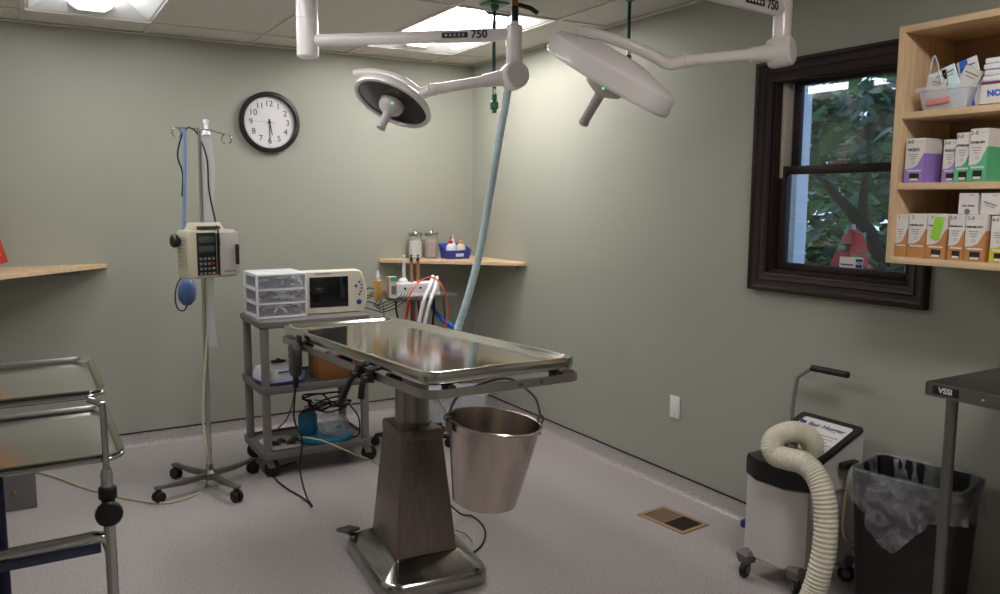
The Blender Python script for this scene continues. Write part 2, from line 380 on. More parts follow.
# ------------------------------------------------------------------ outside the window
LEAF = mat('leaf_green', (74, 120, 62), .5, var=.45, scale=2.5)
LEAF2 = mat('blue_green_leaf', (66, 104, 88), .4, var=.4, scale=3)
BARK = mat('dark_bark', (30, 27, 28), .8, var=.3, scale=12, bump=.6)
def leaves(b, P0, P1, n, s0, s1, nm=2):
    for i in range(n):
        c = Vector([random.uniform(P0[k], P1[k]) for k in range(3)]); s = random.uniform(s0, s1)
        q = Euler((random.uniform(-.9, .9), random.uniform(-.9, .9), random.uniform(0, 6.28))).to_matrix()
        pts = [(-.02, -.5, 0), (-.28, -.25, .06), (-.34, .1, .08), (-.12, .45, .04), (0, .72, -.06), (.12, .45, .04), (.34, .1, .08), (.28, -.25, .06)]
        V = [b.bm.verts.new(c + q @ (Vector(p) * s)) for p in pts]; m0 = b.bm.verts.new(c + q @ Vector((0, 0, 0)))
        mi = random.randrange(nm)
        for k in range(8): f = b.bm.faces.new((V[k], V[(k + 1) % 8], m0)); f.material_index = mi
tr = thing('garden_tree', 'leafy tree with a curved dark trunk outside the window', 'tree', (2.1, -1.75, 0))
b = M(); b.tube([(2.35, -2.0, 0), (2.2, -1.92, .6)] + [at(885, 300, 5.6), at(874, 245, 5.6), at(862, 222, 5.6), at(846, 206, 5.6), at(828, 186, 5.6), at(812, 160, 5.7), at(800, 120, 5.8)], .07, 12, 5, rr=lambda u: .062 - .04 * u)
b.tube([at(862, 222, 5.6), at(864, 190, 5.5), at(870, 150, 5.6), at(874, 100, 5.7)], .03, 8, 4, rr=lambda u: .035 - .02 * u)
b.build('trunk', BARK, tr)
b = M(); lp = at(850, 262, 4.9); leaves(b, (lp.x - .12, lp.y - .2, lp.z - .1), (lp.x + .12, lp.y + .2, lp.z + .13), 26, .06, .11); leaves(b, (1.0, -3.0, 1.75), (3.2, -.6, 3.2), 1500, .07, .15); leaves(b, (1.9, -2.9, .9), (3.4, -.4, 1.8), 700, .08, .14); leaves(b, (1.3, -2.6, 1.75), (1.9, -1.4, 2.2), 260, .1, .18)
b.build('foliage', [LEAF, LEAF2], tr, flat=True)
b = M(); leaves(b, (4.2, -4.0, .2), (5.2, 4.0, 2.6), 5200, .14, .3, 2); b.build('hedge', [LEAF, mat('deep_leaf', (40, 62, 46), .6, var=.3)], label='dense green hedge at the far side of the garden', cat='hedge', flat=True, kind='stuff')
b = M(); b.box((5.5, -1, -.2), (10.6, 12, .1)); b.build('lawn', mat('grass', (60, 84, 50), .9, var=.3, scale=20), kind='stuff', label='grass outside the window', cat='grass')
b = M(); p = at(796, 170, 4.5)
b.box((p.x, p.y, 1.45), (.1, .1, 3.2), bev=.006)
for z in [.3 * k for k in range(10)]: b.box((p.x, p.y, z), (.106, .106, .012))
b.build('porch_post', mat('white_siding', (214, 222, 236), .6), label='pale blue-white post standing just outside the window', cat='post')
b = M(); p = at(852, 256, 5.1)
L = []
for r_, z in ((.01, p.z + .17), (.06, p.z + .14), (.12, p.z + .0), (.2, p.z - .25)):
    L.append([(p.x + r_ * math.cos(a * PI / 6) * (1 if a % 2 else .86), p.y + r_ * math.sin(a * PI / 6) * (1 if a % 2 else .86), z) for a in range(12)])
b.loops(L, cap1=False); gp = b.build('garden_parasol', RED, label='folded-down red fabric shade behind the tree outside', cat='parasol')
b = M(); b.cyl((p.x, p.y, -.15), (p.x, p.y, p.z + .2), .012); b.build('parasol_pole', ALU, gp)

# ------------------------------------------------------------------ wall clock
CX, CZ, CR = -1.463, 1.97, .188
t = thing('wall_clock', 'round black-rimmed wall clock with white dial', 'clock', (CX, 0, CZ - CR))
ax = (0, -1, 0)
b = M(); b.lathe([(CR - .012, 0), (CR, .004), (CR, .03), (CR - .008, .04), (CR - .02, .042), (CR - .027, .036), (CR - .029, .022), (CR - .03, .012), (.001, .010)], (CX, -.001, CZ), ax, 64)
b.build('rim', BLACK, t)
b = M(); b.lathe([(.001, .0), (CR - .029, 0), (CR - .029, .003), (.001, .003)], (CX, -.011, CZ), ax, 64, 0)
fy = -.0145
for i in range(60):
    a = R(90 - 6 * i); L = .006; r_ = CR - .036
    b.box((CX + r_ * math.cos(a), fy, CZ + r_ * math.sin(a)), (L, .0008, .0012 if i % 5 else .003), rot=(0, -a, 0), mi=1)
for n_ in range(1, 13):
    a = R(90 - 30 * n_); r_ = .115
    b.text(str(n_), .052, TM((CX + r_ * math.cos(a), fy, CZ + r_ * math.sin(a)), (1, 0, 0), (0, 0, 1)), 1)
b.build('dial', [mat('dial_white', (222, 220, 222), .5, var=.01), BLACK], t)
def hand(nm, ang, L, w, y, m_, tail=.02):
    a = R(90 - ang); b = M(); d = Vector((math.cos(a), 0, math.sin(a))); n_ = Vector((-d.z, 0, d.x)); c = Vector((CX, y, CZ))
    q = [c - d * tail - n_ * w, c + d * L * .9 - n_ * w * .8, c + d * L, c + d * L * .9 + n_ * w * .8, c - d * tail + n_ * w]
    b.loops([q, [p + Vector((0, -.001, 0)) for p in q]]); b.build(nm, m_, t)
hand('hour_hand', 168, .085, .003, -.0165, BLACK); hand('minute_hand', 181, .12, .0024, -.0185, BLACK); hand('second_hand', 272, .115, .0008, -.0205, GREYT, .03)
b = M(); b.lathe([(.001, 0), (.008, 0), (.007, .01), (.001, .011)], (CX, -.014, CZ), ax, 20); b.build('hub', BLACK, t)

# ------------------------------------------------------------------ corner shelves
def corner_shelf(cx, sgn, L, z, label, bracket):
    t = thing('corner_shelf', label, 'shelf', (cx - sgn * .2, -.2, z - .022))
    a = (cx, 0); P_ = [(cx, -.001), (cx - sgn * L, -.001), (cx - sgn * L, -.02)]
    tip = [(cx - sgn * .02, -L), (cx, -L)]
    poly = [(cx - sgn * .001, -.001), (cx - sgn * L, -.001), (cx - sgn * L, -.03), (cx - sgn * .03, -L), (cx - sgn * .001, -L)]
    b = M(); b.loops([[(x, y, z - .022) for x, y in poly], [(x, y, z - .002) for x, y in poly], [(x + sgn * .001, y + (.001 if y < -.01 else 0), z) for x, y in poly]])
    b.build('board', BIRCH, t)
    b = M(); b.box((cx - sgn * (L / 2 - .04), -.011, z - .04), (L - .2, .02, .034), bev=.002); b.build('cleat', WALL if not bracket else GREY2, t)
    b = M(); b.box((cx - sgn * .011, -(L / 2), z - .04), (.02, L - .2, .034), bev=.002); b.build('cleat', WALL if not bracket else GREY2, t)
corner_shelf(0, 1, .74, 1.085, 'pale wooden triangular corner shelf behind the light blue hose', 0)
corner_shelf(LX, -1, .70, 1.117, 'pale wooden corner shelf at the left edge, holding the red book', 1)
b = M(); b.box((0, 0, .13), (.16, .035, .26), bev=.002); b.box((.02, -.0182, .15), (.09, .001, .07), mi=1); b.box((.02, -.0183, .06), (.06, .001, .03), mi=2)
b.build('red_book', [mat('red_cover', (176, 52, 38), .5), YELLOW, PAPER], label='red book standing on the left corner shelf', cat='book', xf=Matrix.Translation((-2.985, -.22, 1.1382)) @ Matrix.Rotation(R(-14), 4, 'Y').to_4x4() @ Matrix.Rotation(R(35), 4, 'Z') @ Matrix.Translation((0, 0, 0)))

ZS = 1.0853
def jar(x, y, name, fillm, label):
    t = thing(name, label, 'jar', (x, y, ZS), group='glass jars on the corner shelf')
    b = M(); b.lathe([(.001, 0), (.046, 0), (.05, .005), (.05, .135), (.044, .15), (.044, .156), (.041, .156), (.041, .15), (.047, .133), (.047, .008), (.001, .006)], (x, y, ZS), seg=32); b.build('glass_body', JARG, t)
    b = M(); b.lathe([(.001, .008), (.044, .009), (.045, .115), (.03, .127), (.001, .13)], (x, y, ZS), seg=24)
    for i in range(60):
        a = random.uniform(0, 6.28); h = random.uniform(.015, .115); b.sphere((x + .038 * math.cos(a), y + .038 * math.sin(a), ZS + h), .008, seg=6)
    b.build('contents', fillm, t)
    b = M(); b.lathe([(.001, .157), (.048, .157), (.05, .162), (.05, .176), (.046, .181), (.012, .183), (.01, .19), (.013, .198), (.001, .2)], (x, y, ZS), seg=32); b.build('lid', CHROME, t)
jar(-.50, -.085, 'glass_jar', mat('cotton_white', (226, 222, 216), .9, var=.08, scale=40, bump=.8), 'lidded glass jar of white cotton on the corner shelf')
jar(-.385, -.10, 'glass_jar', mat('tan_sticks', (176, 138, 116), .8, var=.3, scale=30, stretch=(3, 3, .3)), 'lidded glass jar of tan contents beside the blue bin')
# blue bin with squeeze bottles
bx, by = -.25, -.20
t = thing('storage_bin', 'small royal blue open-front plastic bin on the corner shelf', 'bin', (bx, by, ZS), 0)
b = M(); w, l = .185, .14
def sh(w_, l_, z_, r_=.008, front=None): return [(bx + x, by + y, ZS + 1.2 * (front if (front is not None and y < 0) else z_)) for x, y, _ in rr(w_, l_, r_, 3)]
b.loops([sh(w - .02, l - .02, 0), sh(w, l, .07, front=.045), sh(w + .008, l + .008, .085, front=.05), sh(w + .002, l + .002, .085, front=.05), sh(w - .006, l - .006, .07, front=.045), sh(w - .026, l - .026, .004)])
b.build('tray_body', BLUEP, t)
b = M(); b.box((bx, by - .0705, ZS + .027), (.06, .002, .022), bev=.0008); b.build('label_holder', mat('label_paper', (190, 196, 225), .5), t)
def bottle(x, y, r_, h, bm_, capm, tip, name, label, z=ZS + .0045):
    t = thing(name, label, 'bottle', (x, y, z), group='squeeze bottles in the blue bin')
    b = M(); b.lathe([(.001, 0), (r_ * .96, 0), (r_, .004), (r_, h * .72), (r_ * .8, h * .86), (r_ * .42, h * .93), (r_ * .42, h), (.001, h)], (x, y, z), seg=24); b.build('body', bm_, t)
    b = M(); b.lathe([(.001, h * .97), (r_ * .5, h * .97), (r_ * .5, h * 1.12), (.004, h * 1.18), (.0025, h * 1.45), (.001, h * 1.45)], (x, y, z), seg=16); b.build('nozzle_cap', capm, t)
bottle(bx - .045, by - .02, .032, .105, WPLAS, RED, 1, 'squeeze_bottle', 'white squeeze bottle with a red tip in the blue bin')
bottle(bx + .035, by - .022, .034, .105, mat('dark_filled_bottle', (206, 200, 188), .4), AMBER, 1, 'squeeze_bottle', 'squeeze bottle with an amber nozzle, right front in the blue bin')
bottle(bx + .002, by + .035, .024, .11, WPLAS, WPLAS, 1, 'squeeze_bottle', 'plain white squeeze bottle at the back of the blue bin')

# ------------------------------------------------------------------ open birch cabinet on the right wall
cy0, cy1, cz0, cz1, cdp = -4.44, -3.488, 1.287, 2.07, .3
t = thing('wall_cabinet', 'open birch cabinet of supply shelves hung on the right wall', 'cabinet', (-.15, (cy0 + cy1) / 2, cz0))
tk = .022
for y, nm in ((cy1 - tk / 2, 'side_panel'), (cy0 + tk / 2, 'side_panel')):
    b = M(); b.box((-cdp / 2, y, (cz0 + cz1) / 2), (cdp - .001, tk, cz1 - cz0), bev=.0015); b.build(nm, BIRCHV, t)
b = M(); b.box((-cdp / 2, (cy0 + cy1) / 2, cz1 - tk / 2), (cdp - .002, cy1 - cy0 - 2 * tk, tk), bev=.0015); b.build('top_panel', BIRCH, t)
b = M(); b.box((-cdp / 2, (cy0 + cy1) / 2, cz0 + tk / 2), (cdp - .002, cy1 - cy0 - 2 * tk, tk), bev=.0015); b.build('bottom_panel', BIRCH, t)
SH = [1.557, 1.790]
for z in SH:
    b = M(); b.box((-cdp / 2 + .003, (cy0 + cy1) / 2, z - tk / 2), (cdp - .01, cy1 - cy0 - 2 * tk - .001, tk), bev=.0015); b.build('shelf_board', BIRCH, t)
b = M(); b.box((-.004, (cy0 + cy1) / 2, (cz0 + cz1) / 2), (.006, cy1 - cy0 - 2 * tk, cz1 - cz0 - 2 * tk)); b.build('back_panel', mat('cabinet_back', (150, 118, 84), .6), t)
Z0 = cz0 + tk + .0006; Z1 = SH[0] + .0006; Z2 = SH[1] + .0006
# suture boxes: front face looks out of the cabinet (towards -x)
def suture(y, z, w, h, d, col, size, word, label, name='suture_box', grp=None, x=-.285, opened=True, extra=None, rz=0):
    b = M(); mats = [PAPER, col, DARKT, mat('inside_dark', (40, 36, 34), .9) if 'inside_dark' not in MATS else MATS['inside_dark'], NEON, GREYT]
    b.box((d / 2, 0, h / 2), (d, w, h), bev=.0015, seg=1)
    # lower coloured band wrapping round front and sides with a curved upper edge on the front
    e = .0006; poly = [(-w / 2, .0), (w / 2, .0), (w / 2, h * .3), (w * .1, h * .32), (-w * .15, h * .38), (-w * .3, h * .5), (-w / 2, h * .66)]
    b.loops([[(-e, y_, z_ + .001) for y_, z_ in poly], [(.0, y_, z_ + .001) for y_, z_ in poly]], mi=1)
    for s in (-1, 1): b.box((d / 2, s * (w / 2 + e / 2), h * (.33 if s < 0 else .15)), (d, e, h * (.66 if s < 0 else .3)), mi=1)
    b.box((-e * 1.5, -w * .02, h * .27), (e, w * .74, h * .035), mi=0)
    if opened: b.box((-e * 1.5, -w * .04, h * .13), (e * 1.6, w * .5, h * .16), mi=3); b.box((-e * 3.5, -w * .04, h * .07), (e * 2, w * .42, h * .05), mi=0)
    T = lambda yy, zz: TM((-e * 1.2, yy, zz), (0, -1, 0), (0, 0, 1))
    b.text(size, h * .11, T(w * .25, h * .92), 2); b.text('— —', h * .06, T(-w * .3, h * .93), 2); b.text(word or " ", min(h * .1, w / max(4, len(word)) * 1.25), T(w * .05, h * .74), 2, bold=.0003)
    for k in range(3): b.box((-e, w * .08, h * (.64 - .05 * k)), (e, w * (.5 - .1 * k), h * .012), mi=5)
    b.ring(w * .08, .0005, (-e, w * .05, h * .45), (1, 0, 0), 12, 4, 5)
    if extra: b.box((-e * 2.5, -w * .05, h * .68), (e, w * .5, h * .5), rot=(R(12), 0, 0), mi=4)
    return b.build(name, mats, label=label, cat='box', group=grp, xf=Matrix.Translation((x, y, z)) @ Matrix.Rotation(rz, 4, 'Z'), flat=True)
g2, g3 = 'suture boxes on the middle shelf', 'suture boxes on the bottom shelf'
def yof(px, py, x=-.285): return onx(px, py, x).y
def between(a, b_, py): ya, yb = yof(a, py), yof(b_, py); return (ya + yb) / 2, abs(ya - yb) - .001
c, w = between(905, 924, 160); suture(c, Z1, w, .145, .1, PURPLE, '4-0', 'VICRYL', 'purple and white suture box, leftmost on the middle shelf', grp=g2)
c, w = between(937, 948, 160); suture(c - .012, Z1, .05, .136, .12, PURPLE, '3-0', 'VICRYL', 'purple and white suture box set back behind the front row', grp=g2, x=-.262)
c, w = between(947, 955, 160); suture(c - .022, Z1, .048, .142, .1, GREENC, '0', 'ETHILON', 'green and white suture box, mostly hidden behind its neighbour', grp=g2, x=-.225)
c, w = between(953, 969, 160); suture(c, Z1, w, .154, .1, GREENC, '3-0', 'ETHILON', 'green and white suture box right of the purple pair', grp=g2, x=-.275)
c, w = between(969.5, 988, 160); suture(c, Z1, w, .162, .12, GREENC, '2-0', 'ETHILON', 'green and white suture box standing foremost on the middle shelf', grp=g2, x=-.291)
c, w = between(895, 907, 240); suture(c, Z0, w, .143, .11, BROWNC, '1', '', 'narrow orange-sided suture box at the left end of the bottom shelf', grp=g3, opened=False)
c, w = between(908, 926, 240); suture(c, Z0, w, .146, .11, BROWNC, '2', 'CHROMIC GUT', 'white and tan suture box with stacked print, second on the bottom shelf', grp=g3, opened=False, x=-.288)
c, w = between(926.5, 946, 240); suture(c, Z0, w, .146, .11, BROWNC, '3', 'CHROMIC GUT', 'tan suture box wearing a lime green tape strip', grp=g3, extra=1, x=-.287)
c, w = between(948, 964, 240); suture(c, Z0, w, .146, .11, BROWNC, '2-0', 'CHROMIC GUT', 'tan and white suture box right of the lime-taped one', grp=g3)
c, w = between(965, 986, 240); suture(c, Z0, w, .146, .11, BROWNC, '2-0', 'CHROMIC GUT', 'tan and white suture box with bold print under the small boxes', grp=g3, x=-.288)
c, w = between(990, 1008, 240); suture(c, Z0, w, .143, .11, YELLOW, '4-0', '', 'yellow-edged suture box at the right edge of the bottom shelf', grp=g3)
def smallbox(a, b_, label, diag):
    c, w = between(a, b_, 210); bb = M(); h = .066; bb.box((.04, 0, h / 2), (.08, w, h), bev=.0012, seg=1)
    if diag: bb.box((-.0005, 0, h * .5), (.0006, w * .7, h * .05), rot=(R(20), 0, 0), mi=1); bb.box((-.0005, 0, h * .38), (.0006, w * .5, h * .03), rot=(R(20), 0, 0), mi=1)
    else: bb.box((-.0005, w * .18, h * .4), (.0006, w * .25, h * .06), mi=2); bb.box((-.0005, -w * .18, h * .4), (.0006, w * .35, h * .06), mi=3); bb.lathe([(.001, 0), (.009, 0), (.009, .001), (.001, .001)], (.0005, 0, h * .13), (-1, 0, 0), 16, 1)
    bb.box((-.0005, -w * .2, h * .9), (.0006, w * .3, h * .03), mi=1)
    bb.build('small_carton', [PAPER, GREYT, RED, NAVY], label=label, cat='box', xf=Matrix.Translation((-.28, c, Z0 + .1468)), flat=True)
smallbox(957, 976, 'small white carton with red and blue mark, atop the tan boxes', 0)
smallbox(979, 999, 'small white carton with a grey slash, rightmost atop the tan boxes', 1)
# clear basket of packets
c, w = between(913, 969, 95); t = thing('clear_basket', 'clear plastic basket of packets on the top cabinet shelf', 'basket', (-.2, c, Z2))
def shp(w_, d_, z_): return [(-.2 + x, c + y, Z2 + z_) for x, y, _ in rr(d_, w_, .012, 4)]
b = M(); b.loops([shp(w - .04, .13, 0), shp(w - .015, .155, .06), shp(w, .17, .062), shp(w, .17, .075), shp(w - .006, .166, .075), shp(w - .02, .15, .058), shp(w - .044, .126, .003)]); b.build('basket_body', CLEARP, t)
b = M()
b.tube([(-.27, c + w / 2 - .035, Z2 + .07), (-.27, c + w / 2 - .05, Z2 + .16), (-.268, c + w / 2 - .06, Z2 + .165), (-.27, c + w / 2 - .09, Z2 + .07)], .003, 6, 4)
b.build('wire_handle', CLEARP, t)
pk = [(-.255, .05, 15, .10, .045, PAPER), (-.25, .012, -12, .12, .05, WPLAS), (-.24, -.02, 28, .13, .05, PAPER), (-.25, -.045, -20, .14, .035, HOSEB), (-.23, -.07, -14, .15, .02, BLUET), (-.225, -.085, -16, .155, .05, WPLAS)]
for i, (x, dy, a, h, w2, m_) in enumerate(pk):
    w2 *= 1.3; b = M(); b.box((0, 0, h / 2), (.004, w2, h), bev=.0015, seg=1); b.box((-.0025, 0, h * .86), (.001, w2 * .7, h * .03), mi=1); b.box((-.0025, 0, h * .78), (.001, w2 * .5, h * .02), mi=1)
    b.build('packet', [m_, GREYT], label=['short white paper packet, leftmost in the clear basket', 'upright white plastic packet near the left of the clear basket', 'white paper packet leaning left in the clear basket', 'pale blue packet leaning in the clear basket', 'narrow bright blue packet in the clear basket', 'tall white packet at the right end of the clear basket'][i], cat='packet', group='packets in the clear basket',
            xf=Matrix.Translation((x, c + dy, Z2 + .006)) @ Matrix.Rotation(R(a), 4, 'X'), flat=True)
b = M(); b.box((-.272, c + .015, Z2 + .027), (.008, .08, .02), bev=.003, rot=(R(-4), 0, 0)); b.build('pink_packet', mat('pink_foil', (206, 134, 128), .5), label='flat pink packet lying low in the clear basket', cat='packet')
c, w = between(980, 1012, 95); b = M(); b.box((.05, 0, .035), (.1, w, .066), bev=.0012, seg=1); b.box((-.0005, 0, .064), (.001, w, .008), mi=1); b.text('NOVA', .026, TM((-.0008, -.012, .032), (0, -1, 0), (0, .15, 1)), 2, bold=.0012)
b.build('printed_carton', [PAPER, mat('plum', (120, 50, 90), .5), BLUET], label='white carton with bold blue letters on the top cabinet shelf', cat='box', xf=Matrix.Translation((-.285, c, Z2)), flat=True)
for k in range(4):
    b = M(); b.box((.045, 0, .009), (.09, w - .008 - .004 * (k % 2), .0165), bev=.004); b.build('folded_pack', [WPLAS], label='folded white pack stacked on the blue-lettered carton', cat='packet', group='white packs stacked on the carton',
        xf=Matrix.Translation((-.283 + .003 * (k % 2), c + .002, Z2 + .069 + .018 * k)))

# ------------------------------------------------------------------ wall plate and floor register
b = M(); p = onx(675.5, 407, 0)
b.box((-.0035, p.y, p.z), (.006, .072, .116), bev=.002); b.lathe([(.001, 0), (.003, 0), (.003, .001), (.001, .001)], (-.0065, p.y, p.z + .04), (-1, 0, 0), 10, 1); b.lathe([(.001, 0), (.003, 0), (.003, .001), (.001, .001)], (-.0065, p.y, p.z - .04), (-1, 0, 0), 10, 1)
b.build('wall_plate', [mat('plate_white', (232, 228, 226), .4), GREYT], label='blank white cover plate low on the right wall', cat='wall plate')
vx, vy = -.285, -2.475
t = thing('floor_register', 'tan floor vent register beside the right wall', 'vent', (vx, vy, 0), R(6), world=False)
b = M(); w, l = .185, .285
b.loops([rr(w, l, .006, 3, z=.0006), rr(w - .004, l - .004, .006, 3, z=.005), rr(w - .044, l - .044, .004, 3, z=.005), rr(w - .044, l - .044, .004, 3, z=.0006)], cap0=False, cap1=False)
b.box((0, 0, .003), (w - .04, .008, .004)); b.build('frame', mat('tan_register', (152, 122, 92), .5), t)
b = M(); b.box((0, 0, .001), (w - .046, l - .046, .0008)); b.build('duct_opening', BLACKM, t)
b = M()
for k in range(14): b.box((-.064 + .0099 * k, .062, .003), (.006, .108, .003))
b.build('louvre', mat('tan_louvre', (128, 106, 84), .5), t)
b = M()
for k in range(14): b.box((-.064 + .0099 * k, -.062, .003), (.0022, .108, .003))
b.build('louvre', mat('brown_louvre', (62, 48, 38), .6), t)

# ------------------------------------------------------------------ surgical lights
def surgical_light(label, col_xy, joint, elbow, head, nrm, hr, thick, tubz, wcol, mirror, zarm=2.17, zb=2.097, tip=None, yoke=None):
    """col_xy: ceiling column; joint: drum centre; elbow: end of the spring arm; head: centre of the lamp face; nrm: direction the lamp faces"""
    joint, elbow, head, n = Vector(joint), Vector(elbow), Vector(head), Vector(nrm).normalized()
    t = thing('surgical_light', label, 'surgical light', (col_xy[0], col_xy[1], H), group='ceiling surgical lights')
    cx, cy = col_xy
    b = M(); b.lathe([(.001, 0), (.13, 0), (.13, .018), (.115, .03), (.001, .03)], (cx, cy, H - .001), (0, 0, -1), 40); b.build('ceiling_flange', WHITE, t)
    b = M(); b.lathe([(wcol, .03), (wcol, H - 2.262), (wcol - .002, H - 2.26), (wcol - .002, H - 2.258), (wcol, H - 2.256), (wcol, H - zb - .008), (wcol - .008, H - zb), (.001, H - zb)], (cx, cy, H), (0, 0, -1), 36); b.build('column', WHITE, t)
    jx, jy = joint.x, joint.y; d = Vector((jx - cx, jy - cy, 0)); L = d.length; d.normalize(); s = Vector((-d.y, d.x, 0))
    b = M(); b.tube([Vector((cx, cy, zarm)) + d * wcol * .7, Vector((jx, jy, zarm)) - d * .01], .026, 20)
    ha = b.build('horizontal_arm', WHITE, t)
    sd = -s if (CAM - joint).dot(-s) > (CAM - joint).dot(s) else s     # the side of the arm that carries the marks
    xd = d if sd.cross(Vector((0, 0, 1))).dot(d) < 0 else -d
    b = M(); p = Vector((jx, jy, zarm)) - d * (.205 if mirror else .245) + sd * .0262
    b.loops([[p + xd * u * .055 + Vector((0, 0, v * .011)) - sd * .001 for u, v in ((-1, -1), (1, -1), (1, 1), (-1, 1))], [p + xd * u * .055 + Vector((0, 0, v * .011)) + sd * .0005 for u, v in ((-1, -1), (1, -1), (1, 1), (-1, 1))]])
    for k in range(5): b.box(tuple(p + xd * (-.036 + .018 * k) + sd * .0009), (.007, .007, .007) if 0 else (.006, .006, .009), mi=1)
    b.text('750', .046, TM(p + xd * .103 + sd * .001, xd, (0, 0, 1)), 0, bold=.001)
    b.build('name_badge', [mat('badge_ink', (36, 36, 52), .4) if 'badge_ink' not in MATS else MATS['badge_ink'], WHITE], ha)
    b = M(); b.cyl((jx, jy, zarm + .035), (jx, jy, joint.z + .055), .034, bev=.004, seg=28); b.cyl((jx, jy, joint.z + .055), (jx, jy, joint.z + .04), .031, seg=28)
    b.build('drop_tube', WHITE, t)
    e = (elbow - joint).normalized(); ax = e.cross(Vector((0, 0, 1))).normalized()
    ax = (ax * math.cos(R(38 if mirror else 20)) + e * math.sin(R(38 if mirror else 20)))
    ax = ax if ax.dot(CAM - joint) < 0 else ax
    b = M(); b.lathe([(.001, 0), (.045, 0), (.053, .006), (.056, .02), (.056, .075), (.052, .088), (.001, .09)], joint - ax * .045, ax, 36); b.cyl(joint + Vector((0, 0, .02)), joint + Vector((0, 0, .06)), .04, .034)
    b.build('arm_joint', WHITE, t)
    b = M(); b.tube([joint + e * .03, joint + e * .13], .028, 20, rr=lambda u: .034 - .008 * u); b.tube([joint + e * .1, elbow], .0215, 20); b.lathe([(.0215, 0), (.025, .004), (.025, .03), (.0215, .034)], elbow - e * .03, e, 20)
    b.build('spring_arm', WHITE, t)
    # curved yoke from the elbow over the back of the lamp head
    b = M(); hl = 1 if mirror else .72; yk = [elbow] + [Vector(q) for q in yoke]
    b.tube(yk, .02, 16, 6, rr=lambda u: .0225 - .004 * u); b.build('yoke', WHITE, t)
    # head: dished body, face pointing along n
    b = M(); T_ = thick
    prof = [(.001, -T_ - .03), (hr * .35, -T_ - .03), (hr * .5, -T_ - .022), (hr * .93, -T_ + .004), (hr * .975, -T_ + .014), (hr, -.012), (hr, -.004), (hr * .985, .003), (hr * .9, .003), (hr * .885, -.006)]
    b.lathe(prof, head, n, 72, caps=False)
    hd = b.build('lamp_head', WHITE, t)
    b = M(); b.lathe([(hr * .886, -.006), (hr * .7, -.010), (hr * .4, -.010), (.001, -.010)], head, n, 64)
    u = n.orthogonal().normalized(); v = n.cross(u)
    for k in range(9):
        a0 = 2 * PI * k / 9
        for r_ in (.45, .66):
            c = head + (u * math.cos(a0 + r_) + v * math.sin(a0 + r_)) * hr * r_ - n * .0095
            b.lathe([(.001, 0), (hr * .09, 0), (hr * .09, .001), (.001, .0012)], c, n, 18, mi=1)
    b.build('lens_plate', [mat('dark_reflector', (58, 54, 54), .12, .7, var=.5, scale=14), mat('lens_facet', (96, 90, 88), .1, .6, var=.4, scale=20)], hd, label='dark faceted lens')
    b = M(); b.lathe([(hr * .31, -.008), (hr * .31, .012), (hr * .27, .03), (hr * .15, .045), (.02, .05)], head, n, 40); b.build('hub_cover', OFFW, hd)
    g = M(); pc = head + n * .016 + (u * math.cos(.4) + v * math.sin(.4)) * 0
    side = (CAM - head); side = (side - n * side.dot(n)).normalized(); g.sphere(tuple(head + n * .02 + side * hr * .295), .004, seg=10); g.build('status_light', LEDG, hd)
    b = M(); b.lathe([(.02, .04), (.0185, .07), (.017, .15 * hl), (.02, .158 * hl), (.019, .17 * hl), (.008, .176 * hl), (.001, .176 * hl)], head, n, 28); b.build('sterile_handle', OFFW, hd)
    return t
def camdir(x, y, z): return RT * x + UP * y + fw * z
h1 = at(392, 104, 3.38); n1 = camdir(-.33, -.85, -.27).normalized()
jn1 = at(514, 76, 3.33)
up1 = -n1
def backpt(h, n_, ang, r_, off):
    w = (camdir(1, 0, 0) - n_ * camdir(1, 0, 0).dot(n_)).normalized(); v_ = n_.cross(w)
    return h + (w * math.cos(R(ang)) + v_ * math.sin(R(ang))) * r_ - n_ * off
yk1 = [at(420, 93, 3.36), at(404, 82, 3.37), at(388, 75.5, 3.4), at(370, 73, 3.42), at(354, 74, 3.43)]
surgical_light('surgical light with dark round lens facing down, over the back of the table', (-1.74, -1.70), jn1, at(431, 90, 3.34), h1, n1, .172, .035, 0, .047, 0, yoke=yk1)
h2 = at(607, 82, 2.86); n2 = camdir(-.50, -.85, .37).normalized()
jn2 = at(781, 52, 3.02)
yk2 = [at(668, 64, 2.9), at(655, 57, 2.88), at(632, 46, 2.86), at(606, 37, 2.86), at(580, 31, 2.86)]
surgical_light('larger surgical light seen edge-on, hanging nearest the window', (-1.25, -3.15), jn2, at(684, 61, 2.92), h2, n2, .247, .075, 0, .047, 1, zarm=2.2, zb=2.15, yoke=yk2)

# ------------------------------------------------------------------ gas drops from the ceiling
def gas_drop(x, y, zend, label):
    t = thing('gas_hose', label, 'hose', (x, y, H), group='green gas hoses')
    b = M(); b.box((x, y, H - .004), (.11, .11, .006), bev=.002); b.lathe([(.022, 0), (.02, .02), (.008, .026), (.001, .026)], (x, y, H - .006), (0, 0, -1), 20); b.build('ceiling_plate', GREENF, t)
    b = M(); b.tube([(x, y, H - .02), (x - .003, y, (H + zend) / 2), (x, y, zend)], .0085, 12, 8); b.build('tube', GREENH, t)
    b = M(); b.lathe([(.011, 0), (.013, .004), (.013, .03), (.02, .036), (.022, .05), (.02, .07), (.012, .074), (.012, .09), (.001, .09)], (x, y, zend + .01), (0, 0, -1), 18)
    b.build('quick_connector', GREENF, t)
    b = M(); b.lathe([(.0095, 0), (.0095, .03)], (x, y, zend + .035), (0, 0, -1), 14); b.build('crimp_ring', CHROME, t)
gas_drop(-.80, -1.68, 2.0, 'dark green gas hose with open connector hanging between arm and corner')
gas_drop(-.352, -2.158, 2.16, 'green gas hose ending behind the large surgical light')
t = thing('scavenge_hose', 'pale blue flexible hose hanging from the ceiling down behind the table', 'hose', (-.758, -1.802, H))
